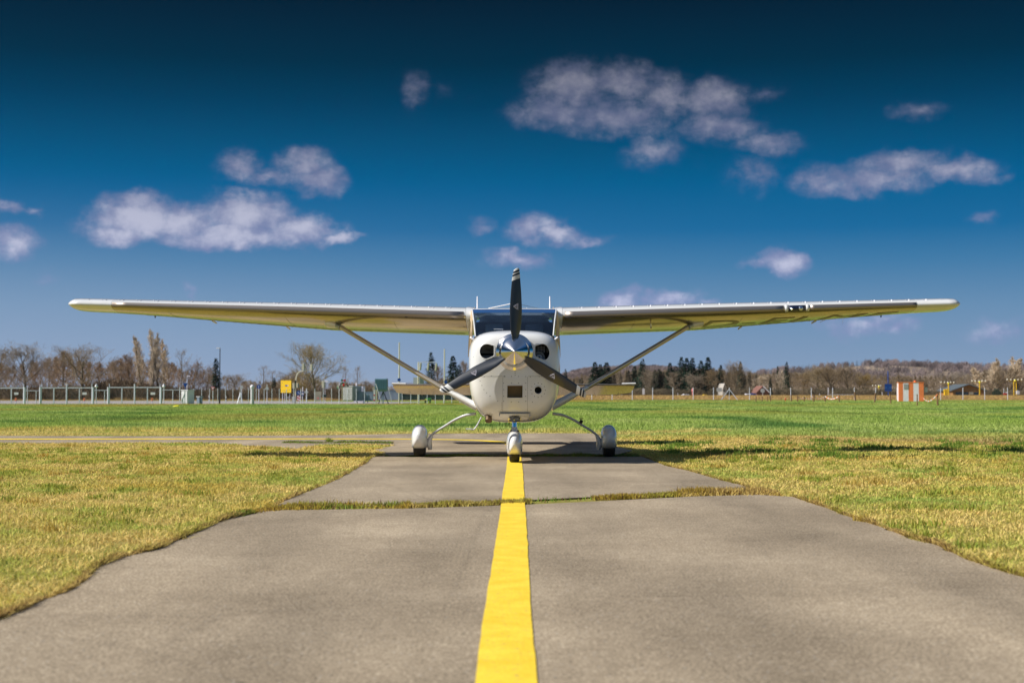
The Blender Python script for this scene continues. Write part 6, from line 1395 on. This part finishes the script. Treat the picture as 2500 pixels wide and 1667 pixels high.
# vehicles and houses beyond the right road
def car(px0, px1, y0, D, m, lab, name='parked_car'):
    xa, xb = px_x(px0, D), px_x(px1, D); gz = .52; z1 = zof(y0, px0, D); L = xb - xa; h = z1 - gz; xc = (xa+xb)/2; root = empty(name, (xc, D, gz), lab, 'car')
    pr_ = [(-.5,.18),(-.5,.5),(-.36,.58),(-.22,.95),(-.15,1),(.22,1),(.32,.92),(.44,.6),(.5,.52),(.5,.18)]; mb = MB(); mb.prism([(xc + a*L, gz + b*h) for a, b in pr_], D - .8, D + .8); mb.build('car_body', m, root, bevel=.04)
    mb = MB(); mb.prism([(xc + a*L, gz + b*h) for a, b in ((-.30,.6),(-.20,.9),(.22,.92),(.34,.62))], D - .82, D - .79); mb.build('side_window', M['glasspane'], root)
    for q in (-.3, .3): MB().lathe([(.05,-.1),(.3*h*.8,-.1),(.32*h*.8,0),(.3*h*.8,.1),(.05,.1)], (xc + q*L, D - .75, gz + .24*h), 'y', 16).build('wheel', M['black'], root)
car(1664, 1682, 961.5, 268, M['offwhite'], 'white parked car beyond the road below the evergreens'); car(1715, 1726, 962.5, 268, M['yellow'], 'small yellow car beyond the road')
D = 268; root = empty('delivery_van', (px_x(1832, D), D, .52), 'van with a white box front and a rounded blue tarpaulin back', 'van'); xa, xb = px_x(1820, D), px_x(1845, D); xm_ = px_x(1831, D); z1 = zof(960.5, 1832, D)
MB().box(((xa+xm_)/2, D, (.72+z1)/2 - .02), (xm_-xa, 1.8, z1-.72)).build('white_box', M['offwhite'], root, bevel=.04); mb = MB(); Lb = xb - xm_; mb.prism([(xm_+.01, .72), (xb, .72), (xb, .72+(z1-.72)*.55), (xb-Lb*.2, z1-.04), (xb-Lb*.55, z1+.06), (xm_+.01, z1)], D-.9, D+.9); mb.build('blue_tarpaulin', M['blue'], root)
for q in (.2, .8): MB().lathe([(.03,-.1),(.16,-.1),(.16,.1),(.03,.1)], (xa + (xb-xa)*q, D - .8, .66), 'y', 16).build('wheel', M['black'], root)
def house(pxa, pxb, ywall, ypeak, D, wallm, roofm, lab, dep=7, name='house'):
    xa, xb = px_x(pxa, D), px_x(pxb, D); gz = .5; zw = zof(ywall, pxa, D); zp = zof(ypeak, pxa, D); xc = (xa+xb)/2; root = empty(name, (xc, D, gz), lab, 'house')
    mb = MB(); mb.prism([(xa, gz), (xb, gz), (xb, zw), (xc, zp), (xa, zw)], D, D + dep); w_ = mb.build('wall', wallm, root)
    o = (xb-xa)*.06; mb = MB()
    for s in (-1, 1):
        e = xa - o if s < 0 else xb + o; ze = zw - (zp-zw)*.12; mb2 = MB(); mb2.add([(e, D-.3, ze), (xc, D-.3, zp+.02), (xc, D+dep+.3, zp+.02), (e, D+dep+.3, ze), (e, D-.3, ze+.18), (xc, D-.3, zp+.2), (xc, D+dep+.3, zp+.2), (e, D+dep+.3, ze+.18)], [(0,1,2,3),(4,5,6,7),(0,1,5,4),(1,2,6,5),(2,3,7,6),(3,0,4,7)]); mb2.build('roof', roofm, root)
    return root, xa, xb, gz, zw, zp, w_
h1 = house(1764, 1773.5, 951, 938, 285, M['plaster'], M['plaster'], 'small white gabled house between the trees')
MB().box(((h1[1]+h1[2])/2, 284.95, 1.5), (.3, .06, .3)).build('window', M['glasspane'], h1[0])
h2 = house(1848, 1876, 958, 944, 282, M['redroof'], M['redroof'], 'red house with a pale roof edge left of the slim cypress'); MB().bar(((h2[1]+h2[2])/2, 281.5, h2[5] + .12), (h2[2] + .1, 281.5, h2[4] + .05), .2, .1, up=(0,1,0)).build('barge_board', M['offwhite'], h2[0]); MB().box(((h2[1]+h2[2])/2, 281.95, 1.2), (.5, .06, .4)).build('window', M['glasspane'], h2[0])
b_, xa, xb, gz, zw, zp, w_ = house(2326, 2404, 953, 939.5, 262 + 20, M['wallwood'], M['roof'], 'orange brown timber barn with a shallow dark roof', 9, 'barn'); b_['category'] = 'barn'
D = 282; rs_ = [(2333, 2364), (2378, 2389)]
for a, b in rs_: MB().box(((px_x(a, D)+px_x(b, D))/2, D - .04, (zof(965, a, D)+zof(957, a, D))/2), (px_x(b, D)-px_x(a, D), .06, .66)).build('opening', M['glasspane'], b_)
MB().box((px_x(2371, D), D - .05, 1.0), (.8, .06, .5)).build('pale_panel', M['beige'], b_)
# low guard fence by the white sign
root = empty('guard_rail', (px_x(2060, 262), 262, .52), 'low grey rail fence along the road right of the roped stakes', 'fence')
MB().bar((px_x(2018, 262), 261, zof(963, 2018, 262)), (px_x(2085, 262), 261, zof(963, 2085, 262)), .06).build('rail', M['galv'], root)
for i in range(12): MB().bar((px_x(2018 + i*6, 262), 261, .5), (px_x(2018 + i*6, 262), 261, zof(962.5, 2018, 262)), .07).build('rail_post', M['galv'], root)
# approach lights
def approach(px, ytop, ylamp, D, lamps, lab, twin=False, box=False):
    x = px_x(px, D); root = empty('approach_light_mast', (x, D, .52), lab, 'approach light', 'yellow approach light masts'); z = zof(ytop, px, D)
    for q in ((-.22, .22) if twin else (0,)): MB().tube([(x + q, D, .5), (x + q, D, z)], .09 if twin else .11, 8).build('mast', M['lampyellow'], root)
    if twin:
        for i in range(6): MB().bar((x - .22, D, .8 + i*.5), (x + .22, D, 1.1 + i*.5), .04).build('lattice_bar', M['lampyellow'], root)
    zl = zof(ylamp, px, D); xs = [px_x(l, D) for l in lamps]; MB().bar((xs[0], D, zl - .15), (xs[-1], D, zl - .15), .05).build('cross_bar', M['lampyellow'], root)
    for xx in xs: MB().lathe([(.02,-.15),(.10,-.05),(.12,.05),(.09,.13),(.02,.16)], (xx, D, zl), 'z', 10).build('lamp', M['lampwhite'], root, smooth=60)
    MB().lathe([(.02,-.22),(.17,-.1),(.2,.02),(.12,.16),(.02,.18)], (x, D - .05, zof(ylamp + 2.5, px, D)), 'z', 12).build('main_lamp', M['yellowbright'], root, smooth=60)
approach(2316, 937, 933.5, 255, (2298, 2306.3, 2314, 2321.6, 2329), 'approach light mast left of the barn'); approach(2392, 935, 930.5, 250, (2373.5, 2381.8, 2390, 2398, 2406.5), 'approach light mast at the right end of the barn'); approach(2478.5, 931, 927, 245, (2459.5, 2468.6, 2477.4, 2486.2, 2495), 'tallest approach light mast, with twin lattice legs', True); approach(2146, 943, 941.5, 290, (2131, 2138, 2146, 2150.5), 'small distant approach light mast left of the blue sign')
D = 240; x = px_x(2309, D); o = MB().tube([(x-.15, D, .5), (x-.15, D, zof(950, 2309, D))], .18, 8).tube([(x+.2, D, .5), (x+.2, D, zof(949, 2309, D))], .16, 8).box((x, D, zof(953, 2309, D)), (.7, .3, .35)).box((x, D, 1.0), (.5, .3, .6)).build('yellow_machine', M['yellow'], origin=(x, D, .52)); tag(o, 'orange yellow machine standing beside the road left of the barn', 'machine')
D = 240; x = px_x(2485, D); o = MB().box((x, D, zof(958, 2485, D)), (.5, .3, .55)).box((x, D, 1.0), (.08, .08, .9)).build('white_box', M['offwhite'], origin=(x, D, .52)); tag(o, 'white box on a post by the twin-legged light mast', 'box')
D = 240; x = px_x(2455, D); root = empty('red_white_marker', (x, D, .52), 'low red and white marker board left of the twin-legged light mast', 'marker'); MB().box((x, D, zof(961.5, 2455, D)), (.7, .2, .25)).build('board', M['red'], root); MB().box((x + .1, D - .12, zof(958, 2455, D)), (.25, .05, .2)).build('upper_board', M['offwhite'], root); MB().tube([(x - .3, D, .5), (x-.3, D, zof(948, 2452, D))], .04, 6).build('pole', M['galv'], root)
# yellow marker lying in the field
D = CAMH*F/(995-HOR); x = px_x(429, D); mb = MB(); mb.tube([(x-.19, D, .05), (x-.05, D, .07), (x+.10, D, .08), (x+.20, D, .09)], [.03, .065, .075, .05], 12); o = mb.build('yellow_marker', M['yellowbright'], smooth=60, origin=(x, D, 0)); tag(o, 'bright yellow tapered marker lying on the grass in front of the cabinet', 'marker')
# ---------------------------------------------------------------- haze
hz = bpy.data.materials.new('thin air haze'); hz.use_nodes = True; hz.node_tree.nodes.clear()
pv = hz.node_tree.nodes.new('ShaderNodeVolumePrincipled'); pv.inputs['Density'].default_value = 0.00003; pv.inputs['Color'].default_value = (.86, .90, 1, 1); pv.inputs['Anisotropy'].default_value = 0.2
ho = hz.node_tree.nodes.new('ShaderNodeOutputMaterial'); hz.node_tree.links.new(pv.outputs[0], ho.inputs['Volume'])
hb = MB(); hb.box((0, 5600, 25), (19000, 13000, 54)); hob = hb.build('haze', hz); tag(hob, kind='stuff')
bpy.context.view_layer.update()
